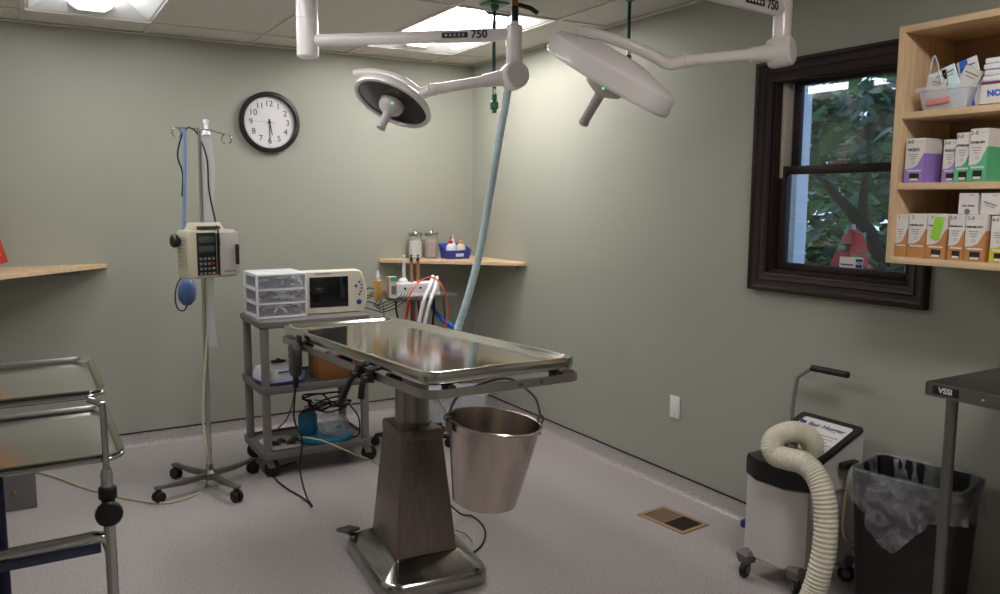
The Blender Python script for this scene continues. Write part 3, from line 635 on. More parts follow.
b = M(); b.lathe([(.014, 0), (.016, .01), (.016, .03), (.011, .035)], (-.758, -1.802, H), (0, 0, -1), 20); b.tube([(-.74, -1.802, H - .02), (-.69, -1.83, H - .035), (-.66, -1.85, H - .06)], .011, 10, mi=1); b.build('valve', [BRASS, BLACK], t)
b = M(); b.lathe([(.0165, 0), (.0165, .075), (.001, .075)], (-.758, -1.802, H - .03), (0, 0, -1), 20); b.build('cuff', BLACK, t)
path = [(-.758, -1.802, H - .1), (-.762, -1.79, 2.2), at(507, 95, 3.88), at(499, 140, 3.92), at(489, 200, 3.98), at(480, 250, 4.05), at(470, 290, 4.12), at(459, 325, 4.2), at(452, 345, 4.25)]
b = M(); P_ = spline([Vector(p) for p in path], 26); r0 = lambda u: .0195 + .0016 * math.sin(u * 520)
b.tube(P_, .018, 12, 0, rr=r0); b.build('corrugated_tube', HOSEB, t)

# ------------------------------------------------------------------ operating table
TX, TY, TZ, TA = -1.524, -2.202, .936, R(-.6)
TILT = Matrix.Translation((0, 0, TZ)) @ Matrix.Rotation(R(-2.68), 4, 'X') @ Matrix.Translation((0, 0, -TZ))
t = thing('operating_table', 'stainless steel operating table on a tapered pedestal, centre of the room', 'table', (TX, TY, 0), TA, world=False)
TW, TL = .572, 1.64
b = M()
b.loops([rr(TW - .03, TL - .03, .05, 8, z=TZ - .045), rr(TW - .008, TL - .008, .055, 8, z=TZ - .04), rr(TW, TL, .058, 8, z=TZ - .03), rr(TW, TL, .058, 8, z=TZ - .008), rr(TW - .006, TL - .006, .056, 8, z=TZ - .0015),
         rr(TW - .014, TL - .014, .053, 8, z=TZ), rr(TW - .03, TL - .03, .048, 8, z=TZ - .001), rr(TW - .045, TL - .045, .042, 8, z=TZ - .006), rr(TW - .09, TL - .09, .03, 8, z=TZ - .019), rr(TW - .1, TL - .1, .028, 8, z=TZ - .020)])
top_ = b.build('table_top', mat('table_steel', (196, 192, 186), .11, 1, var=.03, scale=3, rvar=.02), t, xf=TILT)
b = M(); b.lathe([(.022, 0), (.018, .001), (.001, .001)], (0, -TL / 2 + .11, TZ - .0202), seg=24); b.build('drain', DARKSTEEL, t, xf=TILT)
# accessory rail round the table
b = M(); RW, RL, rz_, rh = TW + .012, TL + .03, .868, .028
o_, i_ = rr(RW, RL, .06, 10), rr(RW - .01, RL - .01, .055, 10)
def rl(l, z): return [(x, y, z) for x, y, _ in l]
b.loops([rl(o_, rz_ - rh / 2), rl(o_, rz_ + rh / 2), rl(i_, rz_ + rh / 2), rl(i_, rz_ - rh / 2)], ring=True)
rail = b.build('accessory_rail', ALU, t, xf=TILT)
for x, y in ((-.02, -RL / 2), (.06, -RL / 2)):
    b = M(); b.lathe([(.001, 0), (.0075, 0), (.007, .002), (.001, .0025)], (x + .06, y, rz_), (0, -1, 0), 16); b.build('screw', DARKSTEEL, t, xf=TILT)
for sx in (-1, 1):
    for y in (-.5, 0, .5):
        b = M(); b.box((sx * (RW / 2 - .035), y, rz_ + .006), (.05, .035, .03), bev=.004); b.build('rail_bracket', BLACK, t, xf=TILT)
for x in (-.2, .2):
    b = M(); b.box((x, -RL / 2 + .035, rz_ + .006), (.03, .05, .03), bev=.004); b.build('rail_bracket', BLACK, t, xf=TILT)
b = M(); b.box((0, -.05, .877), (.34, .9, .022), bev=.004); b.box((0, -.09, .858), (.2, .24, .03), bev=.004); b.build('top_support', DARKSTEEL, t, xf=TILT)
cxl, cyl_ = 0, 0
MT = Matrix.Translation((TX, TY, 0)) @ Matrix.Rotation(TA, 4, 'Z')
PB = MT.inverted() @ Matrix.Translation((-1.533, -2.285, 0)) @ Matrix.Rotation(R(-5), 4, 'Z')     # pedestal frame in table coordinates
b = M(); b.lathe([(.068, .60), (.068, .85), (.001, .85)], (cxl, cyl_, 0), seg=48); b.lathe([(.074, .598), (.074, .612), (.068, .614)], (cxl, cyl_, 0), seg=48)
b.build('column', mat('column_steel', (150, 144, 134), .28, 1, var=.12, scale=14, stretch=(6, 6, .3)), t, xf=PB)
def pl(w, l, r_, z, dy=0): return rr(w, l, r_, 4, cxl, cyl_ + dy, z)
b = M(); b.loops([pl(.252, .335, .008, .1), pl(.176, .235, .008, .555), pl(.172, .231, .008, .56), pl(.18, .24, .008, .562), pl(.18, .24, .008, .592), pl(.172, .232, .01, .6), pl(.15, .2, .01, .6)])
b.build('pedestal', mat('pedestal_steel', (138, 126, 120), .3, 1, var=.1, scale=18, stretch=(5, 5, .4)), t, xf=PB)
b = M(); b.loops([pl(.43, .57, .07, .002, -.01), pl(.44, .58, .075, .014, -.01), pl(.44, .58, .075, .05, -.01), pl(.42, .56, .07, .068, -.01), pl(.4, .54, .06, .074, -.01), pl(.28, .362, .02, .112), pl(.266, .35, .01, .114)])
b.build('base', BASEPOL, t, xf=PB)
b = M(); b.box((-.205, .255, .09), (.07, .085, .016), rot=(R(-10), 0, R(18)), bev=.006); b.box((-.19, .225, .07), (.03, .07, .02), bev=.004); b.build('foot_pedal', DARKSTEEL, t, xf=PB)
MT = Matrix.Translation((TX, TY, 0)) @ Matrix.Rotation(TA, 4, 'Z')
# rail clamps (lift off the rail)
def clamp(yl, label, arm, big=0):
    p = MT @ TILT @ Vector((-RW / 2 - .001, yl, rz_)); q = thing('rail_clamp', label, 'clamp', p, TA, world=False, group='black clamps on the table rail')
    b = M(); b.box((-.012, 0, .004), (.02, .04, .05), bev=.004); b.box((.004, 0, .0245), (.03, .04, .009), bev=.003); b.build('jaw', BLACK, q)
    b = M(); b.lathe([(.001, 0), (.016, 0), (.018, .006), (.016, .02), (.001, .022)], (-.022, 0, -.006), (-1, 0, 0), 12); b.build('knob', BLACK, q)
    b = M(); A = [Vector((-.03, 0, -.01))] + [Vector(a) for a in arm]; b.tube(A, .009, 10, 4, rr=lambda u: .008 + .005 * u); b.build('handle', BLACK, q)
clamp(-.29, 'black rail clamp with a long slanting handle, middle of the near side', [(-.045, .012, -.04), (-.075, .035, -.12)])
clamp(-.40, 'black rail clamp with short handle, nearest the pedestal column', [(-.03, .03, -.03), (-.03, .045, -.085)])
# electrosurgical handset hanging on the rail with its cables
HY = .47; p = MT @ TILT @ Vector((-RW / 2 - .002, HY, rz_)); q = thing('hand_control', 'dark grey corded hand control hooked on the far end of the table rail', 'hand control', p, TA, world=False)
b = M(); b.loops([[(x - .028, y, z) for x, y, z in rr(.034, .062, .01, 4, z=-.125)], [(x - .028, y, z) for x, y, z in rr(.044, .082, .014, 4, z=-.11)], [(x - .028, y, z) for x, y, z in rr(.046, .086, .014, 4, z=.0)], [(x - .028, y, z) for x, y, z in rr(.03, .06, .01, 4, z=.02)]])
b.build('housing', mat('handset_grey', (70, 68, 68), .45, .2), q)
b = M(); b.box((-.008, 0, .03), (.012, .05, .05), bev=.003); b.box((.004, 0, .019), (.03, .05, .006), bev=.002); b.build('hook', BLACK, q)
for k in range(3):
    b = M(); b.lathe([(.001, 0), (.008, 0), (.008, .004), (.001, .005)], (-.0515, .0, -.02 - .03 * k), (-1, 0, 0), 14); b.build('button', GREYT, q)
b = M(); b.lathe([(.011, 0), (.014, .02), (.013, .05), (.001, .05)], (-.028, 0, -.178), seg=14); b.build('strain_relief', BLACK, q)
s0 = p + Vector((-.03, 0, -.178))
b = M(); b.tube([s0, s0 + Vector((-.01, 0, -.14)), at(302, 440, 3.7), onz(300, 470, .25), onz(306, 495, .02), onz(312, 506, .008), onz(303, 498, .006), onz(285, 487, .006), onz(274, 476, .006), onz(281, 467, .006), onz(296, 462, .006)], .0042, 8, 8); b.build('black_cable', BLACKM, label='black cable dropping from the hand control and looping on the floor', cat='cable')
b = M(); b.tube([s0 + Vector((.0, .008, 0)), at(292, 405, 3.9), at(286, 420, 4.05), at(278, 428, 4.15)], .0035, 8, 8); b.build('black_cable', BLACKM, label='thin black cable curving from the hand control towards the cart', cat='cable')

# ------------------------------------------------------------------ bucket hung at the foot of the table
RC = at(495, 421, 2.84); AX = (camdir(.13, .985, 0) + Vector((0, 0, .0))).normalized(); AX = (Vector((0, 0, 1)) + RT * .13).normalized()
t = thing('steel_bucket', 'stainless steel bucket hanging from the foot end of the table', 'bucket', RC - AX * .31, 0)
O_ = RC - AX * .30; r1, r0_ = .166, .114
b = M(); b.lathe([(.001, .004), (r0_ - .01, .0), (r0_, .006), (r0_ + (r1 - r0_) * .5, .15), (r1 - .004, .292), (r1 + .002, .296), (r1 + .004, .3), (r1 + .001, .304), (r1 - .006, .302), (r1 - .007, .292), (r0_ + (r1 - r0_) * .5 - .003, .15), (r0_ - .004, .010), (.001, .008)], O_, AX, 64)
b.build('body', mat('bucket_steel', (206, 194, 186), .24, 1, var=.06, scale=8, rvar=.08, stretch=(4, 4, .4)), t)
q_ = Vector((0, 0, 1)).rotation_difference(AX).to_matrix(); dv = (RT * .80 - Vector((fw.x, fw.y, 0)).normalized() * .60); dv = (dv - AX * dv.dot(AX)).normalized()
dv = (RT * .86 + Vector((fw.x, fw.y, 0)).normalized() * .35); dv = (dv - AX * dv.dot(AX)).normalized()
for s in (-1, 1):
    b = M(); c = RC + dv * s * (r1 + .006) - AX * .02; b.box(tuple(c), (.012, .04, .05), rot=Matrix(((dv.x, AX.cross(dv).x, AX.x, 0), (dv.y, AX.cross(dv).y, AX.y, 0), (dv.z, AX.cross(dv).z, AX.z, 0), (0, 0, 0, 1))), bev=.004)
    b.ring(.012, .004, c + AX * .03 + dv * s * .006, AX.cross(dv), 16, 8); b.build('bail_ear', DARKSTEEL, t)
apex = MT @ Vector((.13, -TL / 2 + .23, .868))
A_, B_ = RC - dv * (r1 + .012) + AX * .012, RC + dv * (r1 + .012) + AX * .012
b = M(); b.tube([A_, A_ * .8 + apex * .2 - dv * .006 + Vector((0, 0, .045)), A_ * .38 + apex * .62 + Vector((0, 0, .035)), apex, B_ * .38 + apex * .62 + Vector((0, 0, .035)), B_ * .8 + apex * .2 + dv * .006 + Vector((0, 0, .045)), B_], .0042, 10, 8); b.build('bail_handle', DARKSTEEL, t)

# ------------------------------------------------------------------ grey utility cart
CX0, CX1, CY0, CY1 = -1.79, -1.195, -.95, -.53
t = thing('utility_cart', 'grey three-shelf plastic utility cart on black casters against the back wall', 'cart', ((CX0 + CX1) / 2, (CY0 + CY1) / 2, 0))
def ct(w, l, r_, z): return rr(w, l, r_, 5, (CX0 + CX1) / 2, (CY0 + CY1) / 2, z)
cw, cl = CX1 - CX0 + .03, CY1 - CY0 + .03
for zt, th in ((.85, .038), (.50, .045), (.14, .045)):
    b = M(); b.loops([ct(cw - .02, cl - .02, .04, zt - th), ct(cw, cl, .045, zt - th + .008), ct(cw + .006, cl + .006, .048, zt - .006), ct(cw, cl, .045, zt), ct(cw - .016, cl - .016, .04, zt), ct(cw - .02, cl - .02, .038, zt - (.0 if zt > .8 else .014)), ct(cw - .05, cl - .05, .03, zt - (.0005 if zt > .8 else .015))])
    b.build('shelf', GREY, t)
for x in (CX0 + .02, CX1 - .02):
    for y in (CY0 + .02, CY1 - .02):
        b = M(); b.loops([rr(.042, .042, .012, 4, x, y, z) for z in (.10, .81)]); b.build('post', GREY2, t)
        b = M(); b.lathe([(.001, .0), (.012, 0), (.012, .03), (.001, .03)], (x, y, .075), seg=14); b.loops([[(x - .02, y - .016, .098), (x + .02, y - .016, .098), (x + .02, y + .016, .098), (x - .02, y + .016, .098)], [(x + .0, y - .018, .05), (x + .035, y - .018, .05), (x + .035, y + .018, .05), (x + .0, y + .018, .05)]]); cs = b.build('caster', GREY2, t)
        b = M(); b.lathe([(.001, -.014), (.04, -.014), (.044, -.01), (.044, .01), (.04, .014), (.001, .014)], (x + .022, y, .0445), (.3, 1, 0), 28); b.build('wheel', BLACKM, cs)
CT = .8505
# three-drawer organiser
dx0, dx1, dy0, dy1, dh = -1.785, -1.51, -.86, -.57, .245
t = thing('drawer_organiser', 'white three-drawer plastic organiser on the left of the cart top', 'drawer unit', ((dx0 + dx1) / 2, (dy0 + dy1) / 2, CT))
dcx, dcy = (dx0 + dx1) / 2, (dy0 + dy1) / 2; W_ = dx1 - dx0; D_ = dy1 - dy0
b = M()
b.box((dcx, dcy, CT + dh - .008), (W_, D_, .016), bev=.006); b.box((dcx, dcy, CT + .006), (W_, D_, .012), bev=.004)
for x in (dx0 + .005, dx1 - .005):
    for y in (dy0 + .012, dy1 - .012, ): b.box((x, y, CT + dh / 2), (.01, .024, dh - .01), bev=.002)
    for k in range(4): b.box((x, dcy, CT + .006 + k * (dh - .018) / 3), (.01, D_ - .004, .016), bev=.002)
b.box((dcx, dy1 - .003, CT + dh / 2), (W_ - .004, .004, dh - .01))
for k in (1, 2): b.box((dcx, dcy, CT + .006 + k * (dh - .018) / 3), (W_ - .01, D_, .008))
b.build('frame', WPLAS, t)
for k in range(3):
    z0 = CT + .014 + k * (dh - .018) / 3; hh = (dh - .018) / 3 - .014
    b = M(); x0, x1, y0, y1 = dx0 + .014, dx1 - .014, dy0 + .002, dy1 - .02; e = .002
    b.box(((x0 + x1) / 2, y0, z0 + hh / 2), (x1 - x0, e, hh)); b.box(((x0 + x1) / 2, y1, z0 + hh / 2), (x1 - x0, e, hh)); b.box(((x0 + x1) / 2, (y0 + y1) / 2, z0 + e / 2), (x1 - x0, y1 - y0, e))
    for x in (x0, x1): b.box((x, (y0 + y1) / 2, z0 + hh / 2), (e, y1 - y0, hh))
    dr = b.build('drawer', DRAWP, t, label='see-through drawer')
    b = M(); b.box(((x0 + x1) / 2, y0 - .005, z0 + hh - .006), (.07, .012, .007), bev=.003); b.build('pull', FROST, dr)
    b = M(); cc = [(0, 1, 2), (0, 2, 1), (3, 4, 0)][k]
    for q in range(22): 
        xx = random.uniform(x0 + .03, x1 - .03); yy = random.uniform(y0 + .02, y0 + .1); b.tube([(xx - .03, yy, z0 + random.uniform(.01, hh * .7)), (xx, yy + .01, z0 + random.uniform(.01, hh * .8)), (xx + .035, yy - .008, z0 + random.uniform(.01, hh * .6))], .008, 7, 4, mi=random.choice([[0, 1, 2], [0, 0, 4], [3, 4, 0]][2 - k]))
    b.build('drawer_contents', [WPLAS, BLUEB, GREYT, mat('dusty_red', (150, 80, 74), .6), DARKT], dr, kind='stuff', label='tangled blue, white and red packets')
# patient monitor
mx, my, mw, mh, md = -1.318, -.74, .36, .24, .13
t = thing('patient_monitor', 'cream patient monitor with black screen and blue buttons on the cart', 'monitor', (mx, my, CT), R(-3), world=False)
b = M(); pr_ = []
for k in range(33):
    pass
outl = [(-mw / 2, .012), (-mw / 2 + .01, 0), (mw / 2 - .03, 0), (mw / 2 - .012, .02), (mw / 2 - .002, .06), (mw / 2, .1), (mw / 2 - .004, .14), (mw / 2 - .014, .178), (mw / 2 - .03, mh - .012), (mw / 2 - .045, mh), (-mw / 2 + .01, mh), (-mw / 2, mh - .01)]
def ol(sc, y): return [(x * sc, y, mh / 2 + (z - mh / 2) * sc) for x, z in outl]
b.loops([ol(.965, -md / 2), ol(1, -md / 2 + .008), ol(1, md / 2 - .02), ol(.9, md / 2)]); b.build('case', CREAM, t)
b = M(); sx, sz, sw_, sh_ = -.045, .122, .222, .172
b.box((sx, -md / 2 + .0005, sz), (sw_, .004, sh_), bev=.001); b.build('screen', SCREEN, t)
b = M(); b.box((-.08, -md / 2 - .0002, mh - .014), (.09, .001, .005)); b.build('heading', GREYT, t)
for (x, z, r_, m_) in ((.14, .192, .006, YELLOW), (.132, .172, .0055, NAVY), (.146, .155, .0055, NAVY), (.146, .136, .0055, NAVY), (.14, .116, .0055, NAVY), (.132, .1, .0055, NAVY), (.112, .15, .008, NAVY), (.128, .058, .015, BLUEP)):
    b = M(); b.lathe([(.001, -.002), (r_, -.002), (r_, .003), (r_ * .8, .005), (.001, .005)], (x, -md / 2 - .0002, z), (0, -1, 0), 18); b.build('button' if r_ < .01 else 'dial_knob', m_, t)

# middle shelf: zipped bag and carton
ZM = .4862
t = thing('zip_pouch', 'white soft pouch with royal blue edging on the middle cart shelf', 'pouch', (-1.66, -.78, ZM), R(8), world=False)
b = M(); b.loops([rr(.2, .2, .05, 6, z=0), rr(.235, .24, .06, 6, z=.02), rr(.24, .245, .06, 6, z=.05), rr(.21, .21, .05, 6, z=.085), rr(.14, .13, .04, 6, z=.102), rr(.04, .04, .015, 6, z=.106)]); b.build('body', mat('pouch_white', (222, 222, 228), .6, bump=.5, bscale=18), t)
b = M(); b.tube([(-.12, -.105, .03), (-.11, -.122, .02), (0, -.126, .018), (.1, -.124, .02), (.112, -.12, .05), (.1, -.122, .074), (0, -.122, .076), (-.05, -.121, .076)], .0045, 8, 5); b.tube([(-.118, .1, .02), (-.1215, 0, .02), (-.1215, -.09, .022)], .0045, 8, 5); b.build('piping', BLUEP, t)
b = M(); b.box((0, 0, .114), (.075, .035, .014), bev=.005); b.box((0, 0, .125), (.02, .015, .012), bev=.004); b.build('clip', BLACK, t)
b = M(); c_ = (-1.345, -.80, ZM); b.box((c_[0], c_[1], ZM + .063), (.24, .2, .125), bev=.002); b.box((c_[0], c_[1] - .1005, ZM + .063), (.23, .001, .002), mi=1); b.box((c_[0], c_[1], ZM + .1258), (.235, .03, .001), mi=1)
b.build('cardboard_box', [CARD, mat('box_tape', (176, 128, 84), .4)], label='brown cardboard box on the middle cart shelf', cat='box')
b = M()
for k in range(4): b.box((-1.32, -.82, ZM + .129 + .0055 * k), (.12 - .006 * k, .07, .005), bev=.001, rot=(0, 0, R(6 * k - 8)))
b.build('folded_papers', PAPER, label='white papers lying on the cardboard box', cat='paper')
# bottom shelf: blue-based suction jar, cable pile, cloth
ZB = .1262
t = thing('suction_unit', 'turquoise round-based suction unit with clear jar on the bottom cart shelf', 'suction unit', (-1.40, -.78, ZB))
b = M(); b.lathe([(.001, 0), (.15, 0), (.158, .008), (.155, .022), (.13, .03), (.001, .03)], (-1.40, -.78, ZB), seg=48); b.build('base', TURQ, t)
b = M(); b.lathe([(.001, 0), (.05, 0), (.055, .01), (.055, .1), (.04, .13), (.001, .135)], (-1.49, -.74, ZB + .03), seg=32); b.build('pump_body', TURQ, t)
b = M(); b.lathe([(.001, 0), (.062, 0), (.066, .01), (.066, .085), (.05, .105), (.03, .115), (.001, .118)], (-1.35, -.84, ZB + .031), seg=32); b.box((-1.36, -.9065, ZB + .09), (.03, .001, .016), mi=1); b.build('jar', [FROST, TURQ], t, label='clear measuring jar')
b = M(); b.lathe([(.001, 0), (.05, 0), (.062, .02), (.05, .05), (.001, .055)], (-1.42, -.84, ZB + .1), (.3, -1, .2), 24); b.build('flask', FROST, t)
for k in range(5):
    b = M(); P_ = []
    for q in range(9):
        a = q * .8 + k; P_.append((-1.40 + .035 * k * 0 + .12 * math.cos(a) + random.uniform(-.035, .035), -.80 + .08 * math.sin(a) + random.uniform(-.03, .03), ZB + .17 + .016 * k + random.uniform(-.03, .035)))
    b.tube(P_, .0052, 8, 6); b.build('coiled_cable', [BLACKM, GREY2][k == 2], label=['black cable coiled lowest on the suction unit', 'black cable coiled second over the clear jar', 'grey cable coiled among the black ones on the cart', 'black cable coiled fourth over the turquoise pump', 'black cable looped on top of the coiled pile'][k], cat='cable', group='cables coiled on the bottom cart shelf')
b = M(); b.tube([(-1.29, -.9, ZB + .2), (-1.26, -.95, ZB + .14), (-1.255, -.94, ZB + .04), (-1.28, -.9, ZB + .012)], .0045, 8, 6); b.build('black_cable', BLACKM, label='black cable arching down over the right end of the cart shelf', cat='cable')
b = M(); L = []
for j in range(2): L.append([(x, y, ZB + .003 + (.016 if j else 0) * (1 - .3 * abs(math.sin(x * 40)))) for x, y, _ in rr(.19 - .04 * j, .24 - .03 * j, .03, 5, -1.66, -.77)])
b.loops(L); b.build('white_cloth', mat('cloth_white', (196, 190, 188), .9, bump=.6, bscale=20), label='rumpled white cloth flat on the bottom cart shelf', cat='cloth')
for k, (x, y) in enumerate(((-1.72, -.86), (-1.67, -.83), (-1.63, -.875), (-1.60, -.84))):
    b = M(); b.tube([(x - .02, y, ZB + .027), (x, y + .01, ZB + .034), (x + .025, y - .005, ZB + .028)], .008, 10, 4, rr=lambda u: .006 + .006 * math.sin(PI * u)); b.tube([(x + .02, y, ZB + .026), (x + .035, y - .02, ZB + .024)], .003, 6)
    b.build('electrode_clip', mat('maroon_plastic', (66, 36, 40), .4) if 'maroon_plastic' not in MATS else MATS['maroon_plastic'], label=['dark maroon clip at the left of the white cloth', 'dark maroon clip second from left on the cloth', 'dark maroon clip nearest the cart front edge', 'dark maroon clip at the right of the white cloth'][k], cat='clip', group='dark clips on the bottom cart shelf')
b = M(); b.tube([at(300, 437, 4.25), at(320, 440, 4.2), at(345, 450, 4.0), at(378, 464, 3.5), at(398, 480, 3.45), onz(420, 520, .01)], .004, 8, 8); b.build('pale_cord', CORD, label='pale cord stretching from the cart to the table pedestal', cat='cord')

# ------------------------------------------------------------------ IV stand with infusion pump
IX, IY = -2.075, -.945
t = thing('iv_stand', 'chrome IV stand on four black casters with two top hooks', 'IV stand', (IX, IY, 0))
b = M(); b.cyl((IX, IY, .09), (IX + .009, IY, 1.15), .0125, seg=20); b.cyl((IX + .009, IY, 1.15), (IX + .009, IY, 1.165), .016, .012, seg=20); b.cyl((IX + .009, IY, 1.16), (IX + .016, IY, 1.84), .0095, seg=18); b.build('pole', CHROME, t)
b = M(); b.lathe([(.001, .05), (.03, .05), (.034, .06), (.034, .085), (.02, .1), (.018, .13), (.0125, .132)], (IX, IY, 0), seg=24); b.build('hub', DARKSTEEL, t)
for (px, py) in ((155, 494), (179, 470), (235, 491), (247, 466)):
    e_ = onz(px, py, .05); dv_ = Vector((e_.x - IX, e_.y - IY, 0)); dv_.normalize(); e_ = Vector((IX, IY, 0)) + dv_ * .275
    b = M(); sd_ = Vector((-dv_.y, dv_.x, 0))
    b.loops([[Vector((IX, IY, z)) + dv_ * r_ + sd_ * s_ * w_ for s_, z in ((-1, z0), (1, z0), (1, z1), (-1, z1))] for r_, w_, z0, z1 in ((.02, .017, .062, .085), (.15, .015, .058, .078), (.25, .014, .068, .078), (.285, .02, .072, .082), (.295, .012, .074, .08))]); b.build('leg', DARKSTEEL, t)
    b = M(); b.cyl((e_.x, e_.y, .04), (e_.x, e_.y, .072), .008); b.loops([rr(.03, .03, .008, 3, e_.x, e_.y, z) for z in (.045, .062)]); cs = b.build('caster', BLACK, t)
    for s_ in (-1, 1):
        b = M(); c_ = e_ + sd_ * .014 * s_ ; b.lathe([(.001, -.009), (.025, -.009), (.029, -.005), (.029, .005), (.025, .009), (.001, .009)], (c_.x, c_.y, .0295), tuple(sd_), 22); b.build('wheel', BLACKM, cs)
b = M(); zt = 1.835; dr_ = Vector((1, -.06, 0)).normalized()
hp = lambda u, v: Vector((IX + .016, IY, zt)) + dr_ * u + Vector((0, 0, v))
b.tube([hp(-.115, .003), hp(-.05, .004), hp(.0, .002), hp(.06, -.005), hp(.09, -.014), hp(.115, -.02)], .0038, 10, 6)
b.ring(.021, .0034, hp(-.105, -.02), (0.2, 1, .1), 24, 8, a0=R(100), a1=R(420)); b.ring(.024, .0034, hp(.128, -.043), (0.4, 1, 0), 24, 8, a0=R(80), a1=R(400)); b.build('hook_arm', CHROME, t)
# pump
PT = Matrix.Translation((IX + .014, IY - .085, 1.11)) @ Matrix.Rotation(R(16), 4, 'Z')
t = thing('infusion_pump', 'cream infusion pump with black keypad clamped on the IV stand', 'infusion pump', PT.translation, R(16), world=False)
pw, ph, pd = .25, .232, .13
b = M(); b.loops([rr(pw - .01, pd - .01, .01, 4, z=0), rr(pw, pd, .014, 4, z=.006), rr(pw, pd, .014, 4, z=ph - .012), rr(pw - .012, pd - .012, .012, 4, z=ph)]); b.build('case', BEIGE, t)
b = M(); b.loops([rr(.2, .05, .012, 4, 0, .02, ph - .004), rr(.16, .034, .01, 4, 0, .02, ph + .034), rr(.15, .03, .008, 4, 0, .02, ph + .036)]); b.box((0, 0, ph + .012), (.1, .09, .012), mi=1); b.build('carry_handle', [BEIGE, DARKT], t)
b = M(); b.box((-.035, -pd / 2 - .001, ph / 2 + .002), (.098, .005, ph - .026), bev=.002); kp = b.build('keypad_panel', BLACK, t)
for k in range(2):
    b = M(); b.box((-.035, -pd / 2 - .0042, ph - .045 - .045 * k), (.08, .002, .03), bev=.0008); b.build('display', mat('lcd_grey', (74, 82, 74), .3) if 'lcd_grey' not in MATS else MATS['lcd_grey'], kp)
for r_ in range(4):
    for c_ in range(4):
        b = M(); b.box((-.068 + .0215 * c_, -pd / 2 - .005, .095 - .024 * r_), (.014, .004, .013), bev=.002); b.build('key', [GREYT, GREYT, GREYT, [GREYT, RED, AMBER, AMBER][r_]][c_], kp)
b = M(); b.box((.075, -pd / 2 - .008, ph / 2), (.1, .022, ph - .02), bev=.004); b.box((.022, -pd / 2 - .006, ph / 2), (.008, .02, ph - .03), mi=1); b.box((.075, -pd / 2 - .0195, .03), (.06, .001, .006), mi=2); dd = b.build('pump_door', [mat('door_grey', (188, 182, 176), .45), BLACK, GREYT], t)
b = M(); b.box((.112, -pd / 2 - .026, ph * .48), (.016, .016, .1), bev=.004); b.box((.112, -pd / 2 - .036, ph * .62), (.01, .008, .03), bev=.002); b.build('latch', BLACK, dd)
b = M(); b.lathe([(.001, 0), (.012, 0), (.012, .012), (.03, .014), (.032, .02), (.032, .034), (.028, .04), (.001, .042)], (-pw / 2, .02, ph - .05), (-1, 0, 0), 14); b.build('clamp_knob', BLACK, t)
b = M(); b.box((0, pd / 2 + .012, ph / 2), (.07, .03, .1), bev=.006); b.build('pole_clamp', BLACK, t)
b = M(); b.loops([[(-pw / 2 - .0006, y, z) for y, z in ((-.05, .05), (.05, .05), (.05, .2), (-.05, .2))], [(-pw / 2 + .001, y, z) for y, z in ((-.05, .05), (.05, .05), (.05, .2), (-.05, .2))]])
for k in range(7): b.box((-pw / 2 - .001, 0, .065 + .02 * k), (.0008, .09, .002), mi=1)
b.build('rating_label', [mat('label_beige', (188, 184, 160), .6), GREYT], t)
wp = lambda v: PT @ Vector(v)
t = thing('pressure_bulb', 'dusty blue rubber bulb hanging below the infusion pump', 'bulb', wp((-.09, 0, -.14)))
c_ = at(187, 291, 4.12)
b = M(); b.lathe([(.001, -.075), (.02, -.072), (.04, -.045), (.046, -.01), (.04, .03), (.024, .06), (.012, .07), (.012, .082), (.001, .082)], c_, (.05, 0, 1), 28); b.build('bulb', BLUEB, t)
b = M(); b.tube([c_ + Vector((0, 0, -.07)), c_ + Vector((-.02, 0, -.1)), c_ + Vector((-.05, .0, -.085)), c_ + Vector((-.058, 0, -.02)), c_ + Vector((-.04, .02, .04)), c_ + Vector((-.01, .02, .078))], .0035, 8, 6); b.build('loop_tube', BLACKM, t)
b = M(); b.tube([hp(-.07, -.0005), hp(-.072, -.12), hp(-.08, -.3), hp(-.088, -.45), hp(-.088, -.55)], .0085, 10, 6); b.build('blue_strap', mat('pale_blue_webbing', (118, 146, 192), .6), label='blue strap hanging from the left hook of the IV stand', cat='strap')
b = M(); b.tube([hp(-.05, .008), hp(-.08, -.03), hp(-.105, -.13), hp(-.085, -.22), hp(-.093, -.33)], .004, 8, 6); b.tube([hp(-.05, .008), hp(-.01, -.02), hp(.03, -.14), hp(.035, -.3), hp(.06, -.45), wp((.02, -.08, ph)), wp((.02, -.09, .16))], .0042, 8, 6); b.build('black_cable', BLACKM, label='black cable draped over the top of the IV stand', cat='cable')
t = thing('drip_tube_bag', 'long translucent white tube bag hanging along the IV pole', 'tubing', hp(.055, .17))
b = M(); P_ = [hp(.04, -.02), hp(.045, -.12), hp(.05, -.2), hp(.035, -.4), hp(.028, -.62), hp(.022, -.85), hp(.024, -1.0), hp(.028, -1.1)]
P_ = [p + Vector((0, .035, 0)) for p in spline(P_, 6)]
L = [[p + dr_ * x + Vector((0, y, 0)) for x, y in ((-.024, -.002), (-.008, -.008), (.008, -.005), (.024, -.004), (.024, .003), (-.008, .004), (-.024, .003))] for p in P_]
b.loops(L); b.build('sleeve', glassy('milky_film', (226, 224, 226), .62, .3), t)
b = M(); b.lathe([(.022, 0), (.016, .02), (.01, .03), (.01, .055), (.014, .058), (.014, .075), (.001, .077)], P_[0] + Vector((0, 0, -.004)), seg=16); b.build('connector', WPLAS, t)
b = M(); b.tube([wp((-.02, -.02, -.002)), at(207, 330, 4.08), at(204, 380, 4.06), at(203, 420, 4.06), at(207, 455, 4.05), onz(206, 485, .012), onz(190, 497, .006), onz(160, 503, .006), onz(120, 497, .006), onz(85, 488, .006), onz(58, 478, .006), onz(30, 470, .006)], .0052, 8, 8); b.build('pale_cord', CORD, label='long pale cord from the infusion pump across the floor to the left', cat='cord')

